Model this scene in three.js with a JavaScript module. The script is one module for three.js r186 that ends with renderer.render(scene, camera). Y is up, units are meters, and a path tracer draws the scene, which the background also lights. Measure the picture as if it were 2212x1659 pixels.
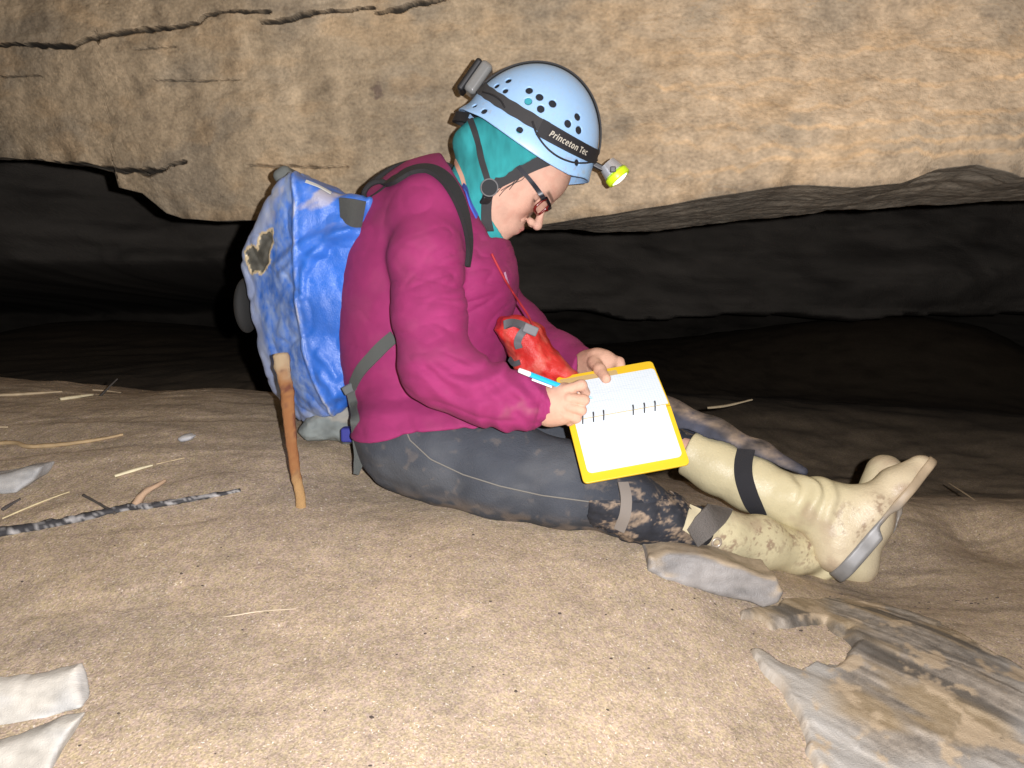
import * as THREE from 'three';
import { mergeGeometries } from 'three/addons/utils/BufferGeometryUtils.js';
import { RoundedBoxGeometry } from 'three/addons/geometries/RoundedBoxGeometry.js';

// ---------------------------------------------------------------- camera, dark, flash, exposure
const scene = new THREE.Scene();
const F = 1736, PITCH = Math.atan(229.5 / F), EYE = new THREE.Vector3(0, 0.43, 0);
const camera = new THREE.PerspectiveCamera(2 * Math.atan(829.5 / F) * 180 / Math.PI, 4 / 3, 0.02, 60);
camera.position.copy(EYE);
camera.rotation.x = -PITCH;
camera.updateMatrixWorld(true);
scene.add(camera);
scene.background = new THREE.Color(0.0004, 0.0004, 0.0005);      // underground: next to no sky light
scene.environmentIntensity = 0.1;
const renderer = new THREE.WebGLRenderer({ antialias: true });
renderer.toneMapping = THREE.LinearToneMapping;
renderer.toneMappingExposure = 1.0;
renderer.shadowMap.enabled = true;
// the photographer's flash, a few centimetres to the right of the lens
const flash = new THREE.SpotLight(0xfdfbff, 13.2, 0, 1.5, 0.35, 2);
flash.name = 'camera_flash_light';
flash.position.set(0.056, 0.448, 0.0);
flash.target.position.set(0.22, 0.14, -1.7);
flash.castShadow = true; flash.shadow.radius = 0.35; flash.shadow.mapSize.set(2048, 2048);
scene.add(flash, flash.target);

// ---------------------------------------------------------------- helpers
const V = (x, y, z) => new THREE.Vector3(x, y, z);
const CP = Math.cos(PITCH), SP = Math.sin(PITCH);
// a point of the place from its bearing (x, y on the survey grid) and its distance before the lens
function at(px, py, d) {
  const x = (px - 1106) * d / F, y = (829.5 - py) * d / F;
  return V(EYE.x + x, EYE.y + y * CP - d * SP, EYE.z - y * SP - d * CP);
}
let seed = 1234567;
function rnd() { seed = (seed * 1664525 + 1013904223) >>> 0; return seed / 4294967296; }
const lerp = (a, b, t) => a + (b - a) * t, clamp = (x, a = 0, b = 1) => x < a ? a : x > b ? b : x;
const smooth = (a, b, x) => { const t = clamp((x - a) / (b - a)); return t * t * (3 - 2 * t); };
const PERM = new Uint8Array(512);
{ const p = [...Array(256).keys()]; for (let i = 255; i > 0; i--) { const j = Math.floor(rnd() * (i + 1)); [p[i], p[j]] = [p[j], p[i]]; } for (let i = 0; i < 512; i++) PERM[i] = p[i & 255]; }
function grad(h, x, y, z) { const k = h & 15, u = k < 8 ? x : y, v = k < 4 ? y : k === 12 || k === 14 ? x : z; return ((k & 1) ? -u : u) + ((k & 2) ? -v : v); }
function noise(x, y, z = 0) {
  const fx = Math.floor(x), fy = Math.floor(y), fz = Math.floor(z), X = fx & 255, Y = fy & 255, Z = fz & 255;
  x -= fx; y -= fy; z -= fz;
  const u = x * x * x * (x * (x * 6 - 15) + 10), v = y * y * y * (y * (y * 6 - 15) + 10), w = z * z * z * (z * (z * 6 - 15) + 10);
  const A = PERM[X] + Y, AA = PERM[A] + Z, AB = PERM[A + 1] + Z, B = PERM[X + 1] + Y, BA = PERM[B] + Z, BB = PERM[B + 1] + Z;
  return lerp(lerp(lerp(grad(PERM[AA], x, y, z), grad(PERM[BA], x - 1, y, z), u), lerp(grad(PERM[AB], x, y - 1, z), grad(PERM[BB], x - 1, y - 1, z), u), v),
    lerp(lerp(grad(PERM[AA + 1], x, y, z - 1), grad(PERM[BA + 1], x - 1, y, z - 1), u), lerp(grad(PERM[AB + 1], x, y - 1, z - 1), grad(PERM[BB + 1], x - 1, y - 1, z - 1), u), v), w);
}
function fbm(x, y, z, oct = 4, gain = 0.5) { let s = 0, a = 1; for (let i = 0; i < oct; i++) { s += a * noise(x, y, z); x = x * 2.03 + 7.1; y = y * 2.03 + 3.7; z = z * 2.03 + 1.3; a *= gain; } return s; }

// piecewise-linear curve through [x, y] points
function curve(pts) { return (x) => { if (x <= pts[0][0]) return pts[0][1]; for (let i = 1; i < pts.length; i++) if (x <= pts[i][0]) { const [a, b] = [pts[i - 1], pts[i]]; return lerp(a[1], b[1], (x - a[0]) / (b[0] - a[0] || 1e-9)); } return pts[pts.length - 1][1]; }; }
// distance to a closed 2-D polygon, negative inside
function polySDF(poly) {
  const n = poly.length;
  return (x, y) => {
    let d = 1e9, s = 1;
    for (let i = 0, j = n - 1; i < n; j = i++) {
      const [ax, ay] = poly[i], [bx, by] = poly[j], ex = bx - ax, ey = by - ay, wx = x - ax, wy = y - ay;
      const t = clamp((wx * ex + wy * ey) / (ex * ex + ey * ey)), dx = wx - ex * t, dy = wy - ey * t;
      d = Math.min(d, dx * dx + dy * dy);
      const c1 = y >= ay, c2 = y < by, c3 = ex * wy > ey * wx;
      if ((c1 && c2 && c3) || (!c1 && !c2 && !c3)) s = -s;
    }
    return s * Math.sqrt(d);
  };
}
const smin = (a, b, k) => { const h = Math.max(k - Math.abs(a - b), 0) / k; return Math.min(a, b) - h * h * k * 0.25; };
const smax = (a, b, k) => -smin(-a, -b, k);
// tapered capsule; sz stretches it in depth
function cap(a, b, ra, rb, sz = 1) {
  const ax = a.x, ay = a.y, az = a.z, bx = b.x - ax, by = b.y - ay, bz = (b.z - az) / sz, bb = bx * bx + by * by + bz * bz + 1e-12;
  return (x, y, z) => {
    const px = x - ax, py = y - ay, pz = (z - az) / sz, t = clamp((px * bx + py * by + pz * bz) / bb);
    const dx = px - bx * t, dy = py - by * t, dz = pz - bz * t;
    return Math.sqrt(dx * dx + dy * dy + dz * dz) - (ra + (rb - ra) * t);
  };
}
function chain(pts, sz = 1) { const o = []; for (let i = 1; i < pts.length; i++) o.push(cap(at(...pts[i - 1]), at(...pts[i]), pts[i - 1][3] ?? 0, pts[i][3] ?? 0, sz)); return o; }
// chain entries are [px, py, depth, radius]
function limb(pts, k = 0.03, sz = 1) {
  const o = []; for (let i = 1; i < pts.length; i++) { const a = pts[i - 1], b = pts[i]; o.push(cap(at(a[0], a[1], a[2]), at(b[0], b[1], b[2]), a[3], b[3], sz)); }
  return (x, y, z) => { let d = o[0](x, y, z); for (let i = 1; i < o.length; i++) d = smin(d, o[i](x, y, z), k); return d; };
}
function ell(c, rx, ry, rz) { return (x, y, z) => { const a = (x - c.x) / rx, b = (y - c.y) / ry, e = (z - c.z) / rz, k0 = Math.sqrt(a * a + b * b + e * e), k1 = Math.sqrt(a * a / rx / rx + b * b / ry / ry + e * e / rz / rz) + 1e-9; return k0 * (k0 - 1) / k1; }; }

// mesh of a distance field (surface nets), skipping blocks far from the surface
function net(f, lo, hi, h, color, lip = 1.3) {
  const B = 8, nx = Math.ceil((hi.x - lo.x) / h / B) * B, ny = Math.ceil((hi.y - lo.y) / h / B) * B, nz = Math.ceil((hi.z - lo.z) / h / B) * B;
  const sx = nx + 1, sy = ny + 1, sz = nz + 1, g = new Float32Array(sx * sy * sz).fill(9), id = new Int32Array(sx * sy * sz).fill(-1);
  const I = (i, j, k) => (k * sy + j) * sx + i, R = B * h * 0.867 * lip + 2 * h, live = [];
  for (let K = 0; K < nz; K += B) for (let J = 0; J < ny; J += B) for (let Q = 0; Q < nx; Q += B) {
    const d = f(lo.x + (Q + B / 2) * h, lo.y + (J + B / 2) * h, lo.z + (K + B / 2) * h);
    if (Math.abs(d) > R) { if (d < 0) for (let k = K; k <= K + B; k++) for (let j = J; j <= J + B; j++) for (let i = Q; i <= Q + B; i++) { const n = I(i, j, k); if (g[n] === 9) g[n] = -9; } continue; }
    live.push([Q, J, K]);
  }
  for (const [Q, J, K] of live) for (let k = K; k <= K + B; k++) for (let j = J; j <= J + B; j++) for (let i = Q; i <= Q + B; i++) { const n = I(i, j, k); if (g[n] === 9 || g[n] === -9) g[n] = f(lo.x + i * h, lo.y + j * h, lo.z + k * h); }
  const pos = [], idx = [];
  const E = [[0, 1], [2, 3], [4, 5], [6, 7], [0, 2], [1, 3], [4, 6], [5, 7], [0, 4], [1, 5], [2, 6], [3, 7]], v8 = new Float32Array(8);
  for (const [Q, J, K] of live) for (let k = K; k < K + B; k++) for (let j = J; j < J + B; j++) for (let i = Q; i < Q + B; i++) {
    let m = 0; for (let c = 0; c < 8; c++) { v8[c] = g[I(i + (c & 1), j + ((c >> 1) & 1), k + (c >> 2))]; if (v8[c] < 0) m |= 1 << c; }
    if (m === 0 || m === 255) continue;
    let x = 0, y = 0, z = 0, n = 0;
    for (const [a, b] of E) { if ((v8[a] < 0) === (v8[b] < 0)) continue; const t = v8[a] / (v8[a] - v8[b]); x += (a & 1) + ((b & 1) - (a & 1)) * t; y += ((a >> 1) & 1) + (((b >> 1) & 1) - ((a >> 1) & 1)) * t; z += (a >> 2) + ((b >> 2) - (a >> 2)) * t; n++; }
    id[I(i, j, k)] = pos.length / 3; pos.push(lo.x + (i + x / n) * h, lo.y + (j + y / n) * h, lo.z + (k + z / n) * h);
  }
  const quad = (a, b, c, d, flip) => { if (a < 0 || b < 0 || c < 0 || d < 0) return; flip ? idx.push(a, c, b, a, d, c) : idx.push(a, b, c, a, c, d); };
  for (const [Q, J, K] of live) for (let k = K; k < K + B; k++) for (let j = J; j < J + B; j++) for (let i = Q; i < Q + B; i++) {
    const s = g[I(i, j, k)] < 0;
    if (j > 0 && k > 0 && s !== (g[I(i + 1, j, k)] < 0)) quad(id[I(i, j - 1, k - 1)], id[I(i, j, k - 1)], id[I(i, j, k)], id[I(i, j - 1, k)], !s);
    if (i > 0 && k > 0 && s !== (g[I(i, j + 1, k)] < 0)) quad(id[I(i - 1, j, k - 1)], id[I(i - 1, j, k)], id[I(i, j, k)], id[I(i, j, k - 1)], !s);
    if (i > 0 && j > 0 && s !== (g[I(i, j, k + 1)] < 0)) quad(id[I(i - 1, j - 1, k)], id[I(i, j - 1, k)], id[I(i, j, k)], id[I(i - 1, j, k)], !s);
  }
  return finish(pos, idx, color);
}
function finish(pos, idx, color) {
  const geo = new THREE.BufferGeometry(), n = pos.length / 3;
  geo.setAttribute('position', new THREE.Float32BufferAttribute(pos, 3)); geo.setIndex(idx);
  geo.computeVertexNormals();
  const uv = new Float32Array(n * 2), col = color ? new Float32Array(n * 3) : null, N = geo.attributes.normal.array;
  for (let i = 0; i < n; i++) {
    const x = pos[3 * i], y = pos[3 * i + 1], z = pos[3 * i + 2];
    uv[2 * i] = x + 0.6 * z; uv[2 * i + 1] = y - 0.6 * z;
    if (color) { const c = color(x, y, z, N[3 * i], N[3 * i + 1], N[3 * i + 2]); col[3 * i] = c[0]; col[3 * i + 1] = c[1]; col[3 * i + 2] = c[2]; }
  }
  geo.setAttribute('uv', new THREE.BufferAttribute(uv, 2));
  if (color) geo.setAttribute('color', new THREE.BufferAttribute(col, 3));
  return geo;
}
const mixc = (a, b, t) => [lerp(a[0], b[0], t), lerp(a[1], b[1], t), lerp(a[2], b[2], t)];
const tint = (a, k) => [a[0] * k, a[1] * k, a[2] * k];
// first point where the sight line of a bearing meets a distance field (raised by off), and the outward normal there
function meet(px, py, f, off = 0, d0 = 0.8) {
  let d = d0; for (let i = 0; i < 200; i++) { const p = at(px, py, d), s = f(p.x, p.y, p.z) - off; if (s < 2e-4) break; d += s * 0.8; if (d > 4) break; }
  const p = at(px, py, d), e = 1e-3;
  return { p, d, n: V(f(p.x + e, p.y, p.z) - f(p.x - e, p.y, p.z), f(p.x, p.y + e, p.z) - f(p.x, p.y - e, p.z), f(p.x, p.y, p.z + e) - f(p.x, p.y, p.z - e)).normalize() };
}
// a flat strap of real thickness through points; nrm = outward normals (one or many)
function ribbon(points, width, nrm, thick = 0.003, sub = 6) {
  const cv = new THREE.CatmullRomCurve3(points), n = Math.max(2, (points.length - 1) * sub), pos = [], idx = [], uvs = [], rows = [];
  let len = 0, last = null;
  for (let i = 0; i <= n; i++) {
    const t = i / n, p = cv.getPoint(t), T = cv.getTangent(t), q = t * (points.length - 1), k = Math.min(Math.floor(q), points.length - 2);
    const N = Array.isArray(nrm) ? nrm[k].clone().lerp(nrm[k + 1], q - k).normalize() : nrm.clone();
    N.addScaledVector(T, -N.dot(T)).normalize();
    const S = T.clone().cross(N).normalize(), w = (typeof width === 'function' ? width(t) : width) / 2;
    if (last) len += p.distanceTo(last); last = p;
    rows.push([p.clone().addScaledVector(S, -w).addScaledVector(N, thick), p.clone().addScaledVector(S, w).addScaledVector(N, thick), p.clone().addScaledVector(S, w), p.clone().addScaledVector(S, -w), len, w]);
  }
  const face = (a, b) => { const s = pos.length / 3; for (const r of rows) { pos.push(...r[a].toArray(), ...r[b].toArray()); uvs.push(r[4], 0, r[4], r[a].distanceTo(r[b])); } for (let i = 0; i < n; i++) idx.push(s + 2 * i, s + 2 * i + 1, s + 2 * i + 2, s + 2 * i + 1, s + 2 * i + 3, s + 2 * i + 2); };
  face(0, 1); face(1, 2); face(2, 3); face(3, 0);
  const end = (r, f) => { const s = pos.length / 3; for (const k of [0, 1, 2, 3]) { pos.push(...r[k].toArray()); uvs.push(0, 0); } f ? idx.push(s, s + 1, s + 2, s, s + 2, s + 3) : idx.push(s, s + 2, s + 1, s, s + 3, s + 2); };
  end(rows[0], true); end(rows[n], false);
  const g = new THREE.BufferGeometry(); g.setAttribute('position', new THREE.Float32BufferAttribute(pos, 3)); g.setAttribute('uv', new THREE.Float32BufferAttribute(uvs, 2)); g.setIndex(idx); g.computeVertexNormals(); return g;
}
// an uneven rod through points, with end caps; rough gives knobbles; flat squashes its section
function rod(points, radius, { rough = 0, flat = 1, radial = 7, sub = 8, color = null, freq = 60 } = {}) {
  const cv = new THREE.CatmullRomCurve3(points), n = Math.max(3, (points.length - 1) * sub), pos = [], idx = [];
  for (let i = 0; i <= n; i++) {
    const t = i / n, p = cv.getPoint(t), T = cv.getTangent(t), U = V(0, 1, 0.15).addScaledVector(T, -T.y).normalize(), S = T.clone().cross(U).normalize(); U.copy(S).cross(T);
    const r0 = typeof radius === 'function' ? radius(t) : radius;
    for (let j = 0; j < radial; j++) {
      const a = j / radial * Math.PI * 2, c = Math.cos(a), s = Math.sin(a), r = r0 * (1 + rough * noise(p.x * freq + c * 1.7, p.y * freq + s * 1.7, p.z * freq));
      pos.push(p.x + (S.x * c + U.x * s * flat) * r, p.y + (S.y * c + U.y * s * flat) * r, p.z + (S.z * c + U.z * s * flat) * r);
    }
  }
  for (let i = 0; i < n; i++) for (let j = 0; j < radial; j++) { const a = i * radial + j, b = i * radial + (j + 1) % radial, c = a + radial, d = b + radial; idx.push(a, c, b, b, c, d); }
  for (const e of [0, n]) { const c = pos.length / 3, p = cv.getPoint(e / n); pos.push(p.x, p.y, p.z); for (let j = 0; j < radial; j++) { const a = e * radial + j, b = e * radial + (j + 1) % radial; e ? idx.push(c, b, a) : idx.push(c, a, b); } }
  return finish(pos, idx, color);
}
// things and parts
const taken = new Map();
function numbered(n) { const k = taken.get(n) ?? 0; taken.set(n, k + 1); return k ? n + '_' + String(k).padStart(3, '0') : n; }
function shadows(m) { m.castShadow = true; m.receiveShadow = true; return m; }
function thing(name, label, category, base, group) {
  const o = new THREE.Group(); o.name = numbered(name); o.position.copy(base); o.userData = { label, category, base: undefined };
  delete o.userData.base; if (group) o.userData.group = group; o.__base = base.clone(); scene.add(o); return o;
}
function part(name, geo, mat, parent, label) {
  const base = parent.__base; geo.translate(-base.x, -base.y, -base.z);
  const m = shadows(new THREE.Mesh(geo, mat)); m.name = name; m.__base = base; if (label) m.userData.label = label; parent.add(m); return m;
}
function single(name, label, category, geo, mat, group) {            // a thing that is one mesh, its origin at its base
  geo.computeBoundingBox(); const b = geo.boundingBox, c = V((b.min.x + b.max.x) / 2, b.min.y, (b.min.z + b.max.z) / 2);
  geo.translate(-c.x, -c.y, -c.z); const m = shadows(new THREE.Mesh(geo, mat)); m.name = numbered(name); m.position.copy(c); m.userData = { label, category };
  if (group) m.userData.group = group; scene.add(m); return m;
}
function struct(name, geo, mat) { const m = shadows(new THREE.Mesh(geo, mat)); m.name = name; m.userData.kind = 'structure'; scene.add(m); return m; }
// textures
function tex(w, h, fn, srgb = false, wrap = true) {
  const d = new Uint8Array(w * h * 4);
  for (let j = 0; j < h; j++) for (let i = 0; i < w; i++) { const c = fn(i, j), o = (j * w + i) * 4; d[o] = clamp(c[0]) * 255; d[o + 1] = clamp(c[1]) * 255; d[o + 2] = clamp(c[2]) * 255; d[o + 3] = 255; }
  const t = new THREE.DataTexture(d, w, h, THREE.RGBAFormat); t.magFilter = THREE.LinearFilter; t.minFilter = THREE.LinearMipmapLinearFilter; t.generateMipmaps = true;
  if (srgb) t.colorSpace = THREE.SRGBColorSpace; if (wrap) t.wrapS = t.wrapT = THREE.RepeatWrapping; t.needsUpdate = true; return t;
}
const enc = (c) => c <= 0.0031308 ? 12.92 * c : 1.055 * Math.pow(c, 1 / 2.4) - 0.055;
// noise that repeats over n cells
function tile(x, y, n, s) { const wrap = (a) => ((a % n) + n) % n, X = Math.floor(x), Y = Math.floor(y), u = x - X, v = y - Y, h = (i, j) => { let q = (wrap(i) * 374761393 + wrap(j) * 668265263 + s * 982451653) | 0; q = Math.imul(q ^ (q >>> 13), 1274126177); return ((q ^ (q >>> 16)) >>> 0) / 4294967296; }, a = u * u * (3 - 2 * u), b = v * v * (3 - 2 * v); return lerp(lerp(h(X, Y), h(X + 1, Y), a), lerp(h(X, Y + 1), h(X + 1, Y + 1), a), b); }
function rep(t, k) { const c = t.clone(); c.repeat.set(k, k); c.needsUpdate = true; return c; }

const fineBump = tex(512, 512, (i, j) => { const v = 0.5 * tile(i / 2, j / 2, 256, 1) + 0.3 * tile(i / 8, j / 8, 64, 2) + 0.2 * tile(i / 32, j / 32, 16, 3); return [v, v, v]; });
const knitBump = tex(512, 512, (i, j) => { const v = 0.5 + 0.25 * Math.sin(i * Math.PI / 4) * Math.sin(j * Math.PI / 4 + (i >> 3)) + 0.25 * (tile(i / 3, j / 3, 171, 4) - 0.5) + 0.3 * (tile(i / 64, j / 64, 8, 5) - 0.5); return [v, v, v]; });
const mat = (color, roughness = 0.8, extra = {}) => { const m = new THREE.MeshPhysicalMaterial({ color: new THREE.Color().setRGB(...color), roughness, ...extra }); return m; };
const vmat = (roughness, extra = {}) => new THREE.MeshPhysicalMaterial({ color: 0xffffff, vertexColors: true, roughness, ...extra });
// ---------------------------------------------------------------- ground
// surveyed spot heights: bearing and distance of points on the cave floor
const SPOTS = [
  [-400, 1659, 1.0], [0, 1659, 1.0], [400, 1659, 0.98], [800, 1659, 1.0], [1200, 1659, 1.03], [1700, 1659, 1.09], [2212, 1659, 1.1], [2700, 1600, 1.15], [1000, 2200, 0.74], [0, 2200, 0.74], [2212, 2200, 0.8],
  [-300, 1300, 1.28], [0, 1300, 1.28], [500, 1300, 1.28], [900, 1300, 1.29], [1300, 1300, 1.33], [1600, 1350, 1.35], [2000, 1350, 1.42], [2212, 1290, 1.55], [2600, 1250, 1.6],
  [-400, 1000, 1.64], [0, 1000, 1.64], [400, 1000, 1.63], [650, 1060, 1.56], [850, 1062, 1.62], [1000, 1120, 1.5], [1200, 1165, 1.47], [1400, 1190, 1.46], [1540, 1240, 1.46], [1700, 1255, 1.55], [1880, 1268, 1.66], [2100, 1180, 1.85],
  [-400, 815, 2.3], [0, 818, 2.28], [150, 822, 2.25], [260, 848, 2.2], [400, 846, 2.16], [550, 852, 2.14], [800, 880, 2.12], [1100, 940, 2.1], [1420, 1060, 1.96], [1700, 1110, 1.92], [2000, 1117, 1.88], [2212, 1122, 1.86], [2600, 1125, 1.9],
  [-400, 860, 2.8], [0, 860, 2.8], [300, 885, 2.75], [600, 890, 2.75], [1000, 960, 2.7], [1450, 1045, 2.6], [1800, 1100, 2.6], [2212, 1110, 2.6], [2600, 1100, 2.7],
  [1400, 890, 3.9], [1600, 880, 4.1], [1900, 905, 3.9], [2212, 960, 3.5], [2600, 960, 3.5], [0, 800, 5.2], [400, 790, 5.0], [800, 800, 4.8], [1100, 830, 4.6],
  [1450, 850, 6], [1900, 860, 6], [2400, 900, 6], [0, 740, 9], [700, 740, 9], [1400, 760, 9], [2200, 770, 9],
].map((s) => at(...s));
SPOTS.push(V(-3, -0.3, 1), V(0, -0.3, 0.2), V(0, -0.3, 1), V(3, -0.4, 1), V(-5, -0.1, -3), V(5, -0.5, -3), V(-6, -0.5, -9), V(6, -0.9, -9), V(0, -0.6, -12), V(-0.6, -0.27, -0.2), V(0.7, -0.3, -0.2));
const TPS = (() => {
  const n = SPOTS.length, m = n + 3, A = [], K = (r2) => r2 < 1e-12 ? 0 : 0.5 * r2 * Math.log(r2);
  for (let i = 0; i < n; i++) { const r = []; for (let j = 0; j < n; j++) r.push(K((SPOTS[i].x - SPOTS[j].x) ** 2 + (SPOTS[i].z - SPOTS[j].z) ** 2) + (i === j ? 2e-4 : 0)); r.push(1, SPOTS[i].x, SPOTS[i].z, SPOTS[i].y); A.push(r); }
  for (const q of [() => 1, (s) => s.x, (s) => s.z]) A.push([...SPOTS.map(q), 0, 0, 0, 0]);
  for (let c = 0; c < m; c++) { let p = c; for (let r = c + 1; r < m; r++) if (Math.abs(A[r][c]) > Math.abs(A[p][c])) p = r; [A[c], A[p]] = [A[p], A[c]]; for (let r = 0; r < m; r++) if (r !== c) { const k = A[r][c] / A[c][c]; if (k) for (let q = c; q <= m; q++) A[r][q] -= k * A[c][q]; } }
  const w = A.map((r, i) => r[m] / r[i]);
  return (x, z) => { let s = w[n] + w[n + 1] * x + w[n + 2] * z; for (let i = 0; i < n; i++) s += w[i] * K((x - SPOTS[i].x) ** 2 + (z - SPOTS[i].z) ** 2); return s; };
})();
// the spline on a coarse lattice, read back by bicubic-smooth interpolation
const GX0 = -7, GZ0 = -13, GS = 0.04, GNX = 351, GNZ = 380, GT = new Float32Array(GNX * GNZ);
for (let k = 0; k < GNZ; k++) for (let i = 0; i < GNX; i++) GT[k * GNX + i] = TPS(GX0 + i * GS, GZ0 + k * GS);
function baseHeight(x, z) {
  const u = clamp((x - GX0) / GS, 0, GNX - 1.001), v = clamp((z - GZ0) / GS, 0, GNZ - 1.001), i = Math.floor(u), k = Math.floor(v), a = u - i, b = v - k, o = k * GNX + i;
  return lerp(lerp(GT[o], GT[o + 1], a), lerp(GT[o + GNX], GT[o + GNX + 1], a), b);
}
function floorHeight(x, z) {
  let y = baseHeight(x, z);
  const far = smooth(-1.9, -2.6, z), left = smooth(0.1, -0.9, x);
  y += 0.007 * noise(x * 4, z * 4, 3) + 0.0028 * noise(x * 11 + 4, z * 14, 5) + 0.0012 * noise(x * 40, z * 44, 8) + 0.0004 * noise(x * 110, z * 110, 2);
  y += far * (0.018 * fbm(x * 2.4, z * 3, 9, 3) + 0.004 * noise(x * 9, z * 12, 1));
  y += left * 0.0025 * noise(x * 3 + z * 2, z * 11, 6);                       // low ripples in the older mud on the left
  const s = fbm(x * 1.6 + 2 * z, z * 7 + 0.5 * x, 4, 3); y -= left * 0.0025 * smooth(0.1, 0.25, s);
  // dents along a foot scuff in the middle sand
  y += 0.0015 * Math.sin(x * 22 + 5 * noise(x * 5, z * 5)) * smooth(0.35, 0, Math.abs(x - 0.15)) * smooth(0.3, 0, Math.abs(z + 1.05));
  return y;
}
const axis = (a, b, dense0, dense1, fine, coarse) => { const o = []; for (let x = a; x < b;) { o.push(x); const q = x < dense0 ? dense0 - x : x > dense1 ? x - dense1 : 0; x += Math.min(coarse, fine + q * 0.06); } o.push(b); return o; };
{
  const xs = axis(-6.5, 6.5, -1.5, 1.6, 0.0062, 0.15), zs = axis(-12, 1.5, -2.9, -0.5, 0.0062, 0.15), nx = xs.length, pos = [], col = [], uv = [], idx = [];
  const spill = polySDF([[1560, 1290], [1700, 1240], [2230, 1300], [2230, 1500], [1900, 1420], [1640, 1420]].map((q) => { const p = at(q[0], q[1], 1.35); return [p.x, p.z]; }));
  for (const z of zs) for (const x of xs) {
    pos.push(x, floorHeight(x, z), z); uv.push(x / 1.3, z / 1.3);
    const left = smooth(0.0, -1.0, x) * smooth(-1.1, -1.9, z), a = fbm(x * 2.2, z * 2.6, 11, 4), b = fbm(x * 9, z * 10, 21, 4), dark = smooth(0.15, 0.5, fbm(x * 3.1 + 9, z * 5, 31, 5));
    const right = smooth(0.45, 0.8, x) * smooth(-1.25, -1.45, z), far = smooth(-2.0, -2.6, z);
    let c = mixc([0.98, 0.96, 0.95], [1.02, 0.98, 0.92], clamp(0.5 + a));
    c = tint(c, 1 + 0.10 * b - 0.12 * dark + 0.07 * noise(x * 45, z * 50, 4)); c = mixc(c, [0.86, 0.86, 0.84], 0.5 * smooth(0.1, 0.5, fbm(x * 6 + 3, z * 9, 77, 4)));
    c = mixc(c, [0.98, 0.97, 0.93], 0.5 * left); c = mixc(c, [0.98, 0.94, 0.88], 0.5 * right); c = mixc(c, [0.92, 0.86, 0.78], far);
    const streak = smooth(0.18, 0.4, fbm(x * 4 + z * 1.2, z * 22 - x * 3, 41, 4)); c = tint(c, 1 - (0.05 + 0.18 * left + 0.18 * right) * streak);
    col.push(...c);
  }
  for (let k = 0; k < zs.length - 1; k++) for (let i = 0; i < nx - 1; i++) { const a = k * nx + i; idx.push(a, a + nx, a + 1, a + 1, a + nx, a + nx + 1); }
  const g = new THREE.BufferGeometry(); g.setAttribute('position', new THREE.Float32BufferAttribute(pos, 3)); g.setAttribute('uv', new THREE.Float32BufferAttribute(uv, 2)); g.setAttribute('color', new THREE.Float32BufferAttribute(col, 3)); g.setIndex(idx); g.computeVertexNormals();
  const N = 2048, grain = new Float32Array(N * N);
  for (let j = 0; j < N; j++) for (let i = 0; i < N; i++) grain[j * N + i] = 0.34 * tile(i / 2, j / 2, 1024, 1) + 0.42 * tile(i / 4, j / 4, 512, 2) + 0.16 * tile(i / 16, j / 16, 128, 3) + 0.08 * tile(i / 64, j / 64, 32, 4);
  const sand = tex(N, N, (i, j) => {
    const g0 = grain[j * N + i], big = tile(i / 128, j / 128, 16, 9), mid = tile(i / 24, j / 24, 2048 / 24 | 0, 12), q = tile(i / 3.2, j / 3.2, 640, 21), q2 = tile(i / 4, j / 4, 512, 22), hue = tile(i / 5, j / 5, 409, 33);
    let k = 0.45 + 1.1 * g0; k *= 0.9 + 0.12 * big + 0.1 * mid;
    let c = [0.368 * k, (0.293 - 0.02 * (hue - 0.5)) * k, (0.208 + 0.05 * (hue - 0.5)) * k];
    if (q > 0.84) c = mixc(c, [0.80, 0.75, 0.66], (q - 0.86) / 0.14);
    if (q2 > 0.91) c = mixc(c, [0.10, 0.075, 0.06], 0.85 * (q2 - 0.91) / 0.09);
    return c.map(enc);
  }, true);
  const bump = tex(N, N, (i, j) => { const v = grain[j * N + i]; return [v, v, v]; });
  struct('ground', g, new THREE.MeshStandardMaterial({ color: 0xffffff, vertexColors: true, map: sand, bumpMap: bump, bumpScale: 0.0012, roughness: 0.95 }));
}

// ---------------------------------------------------------------- the overhanging block of cave rock
const faceDepth = curve([[-900, 2.7], [0, 2.4], [600, 2.14], [1106, 2.03], [1600, 1.93], [2212, 1.82], [3000, 1.75]]);
const LIP = [[-900, 300], [-300, 325], [0, 338], [60, 343], [120, 350], [190, 358], [236, 370], [246, 373], [252, 404], [300, 416], [322, 436], [345, 458], [380, 470], [460, 476], [560, 474], [700, 480], [900, 488], [1106, 494], [1212, 478], [1313, 464], [1420, 447], [1515, 430], [1620, 414], [1712, 401], [1834, 408], [1940, 398], [2020, 367], [2100, 359], [2206, 384], [2400, 370], [3000, 340]].map(([x, y]) => at(x, y, faceDepth(x)));
const rearY = curve([[900, 474], [1106, 503], [1446, 499], [1621, 477], [1823, 456], [1993, 445], [2212, 435], [2700, 420]].map(([x, y]) => { const p = at(x, y, faceDepth(x) + 0.36); return [p.x, p.y]; }));
const lipS = curve([[-900, 300], [0, 338], [120, 352], [246, 395], [345, 445], [460, 474], [900, 488], [1212, 478], [1515, 430], [1800, 405], [2206, 378], [3000, 340]].map(([x, y]) => { const p = at(x, y, faceDepth(x)); return [p.x, p.y]; }));
const lipY = curve(LIP.map((p) => [p.x, p.y])), lipZ = curve([[-900], [-300], [0], [300], [600], [1106], [1600], [2212], [3000]].map(([x]) => { const p = at(x, 450, faceDepth(x)); return [p.x, p.z]; }));
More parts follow.
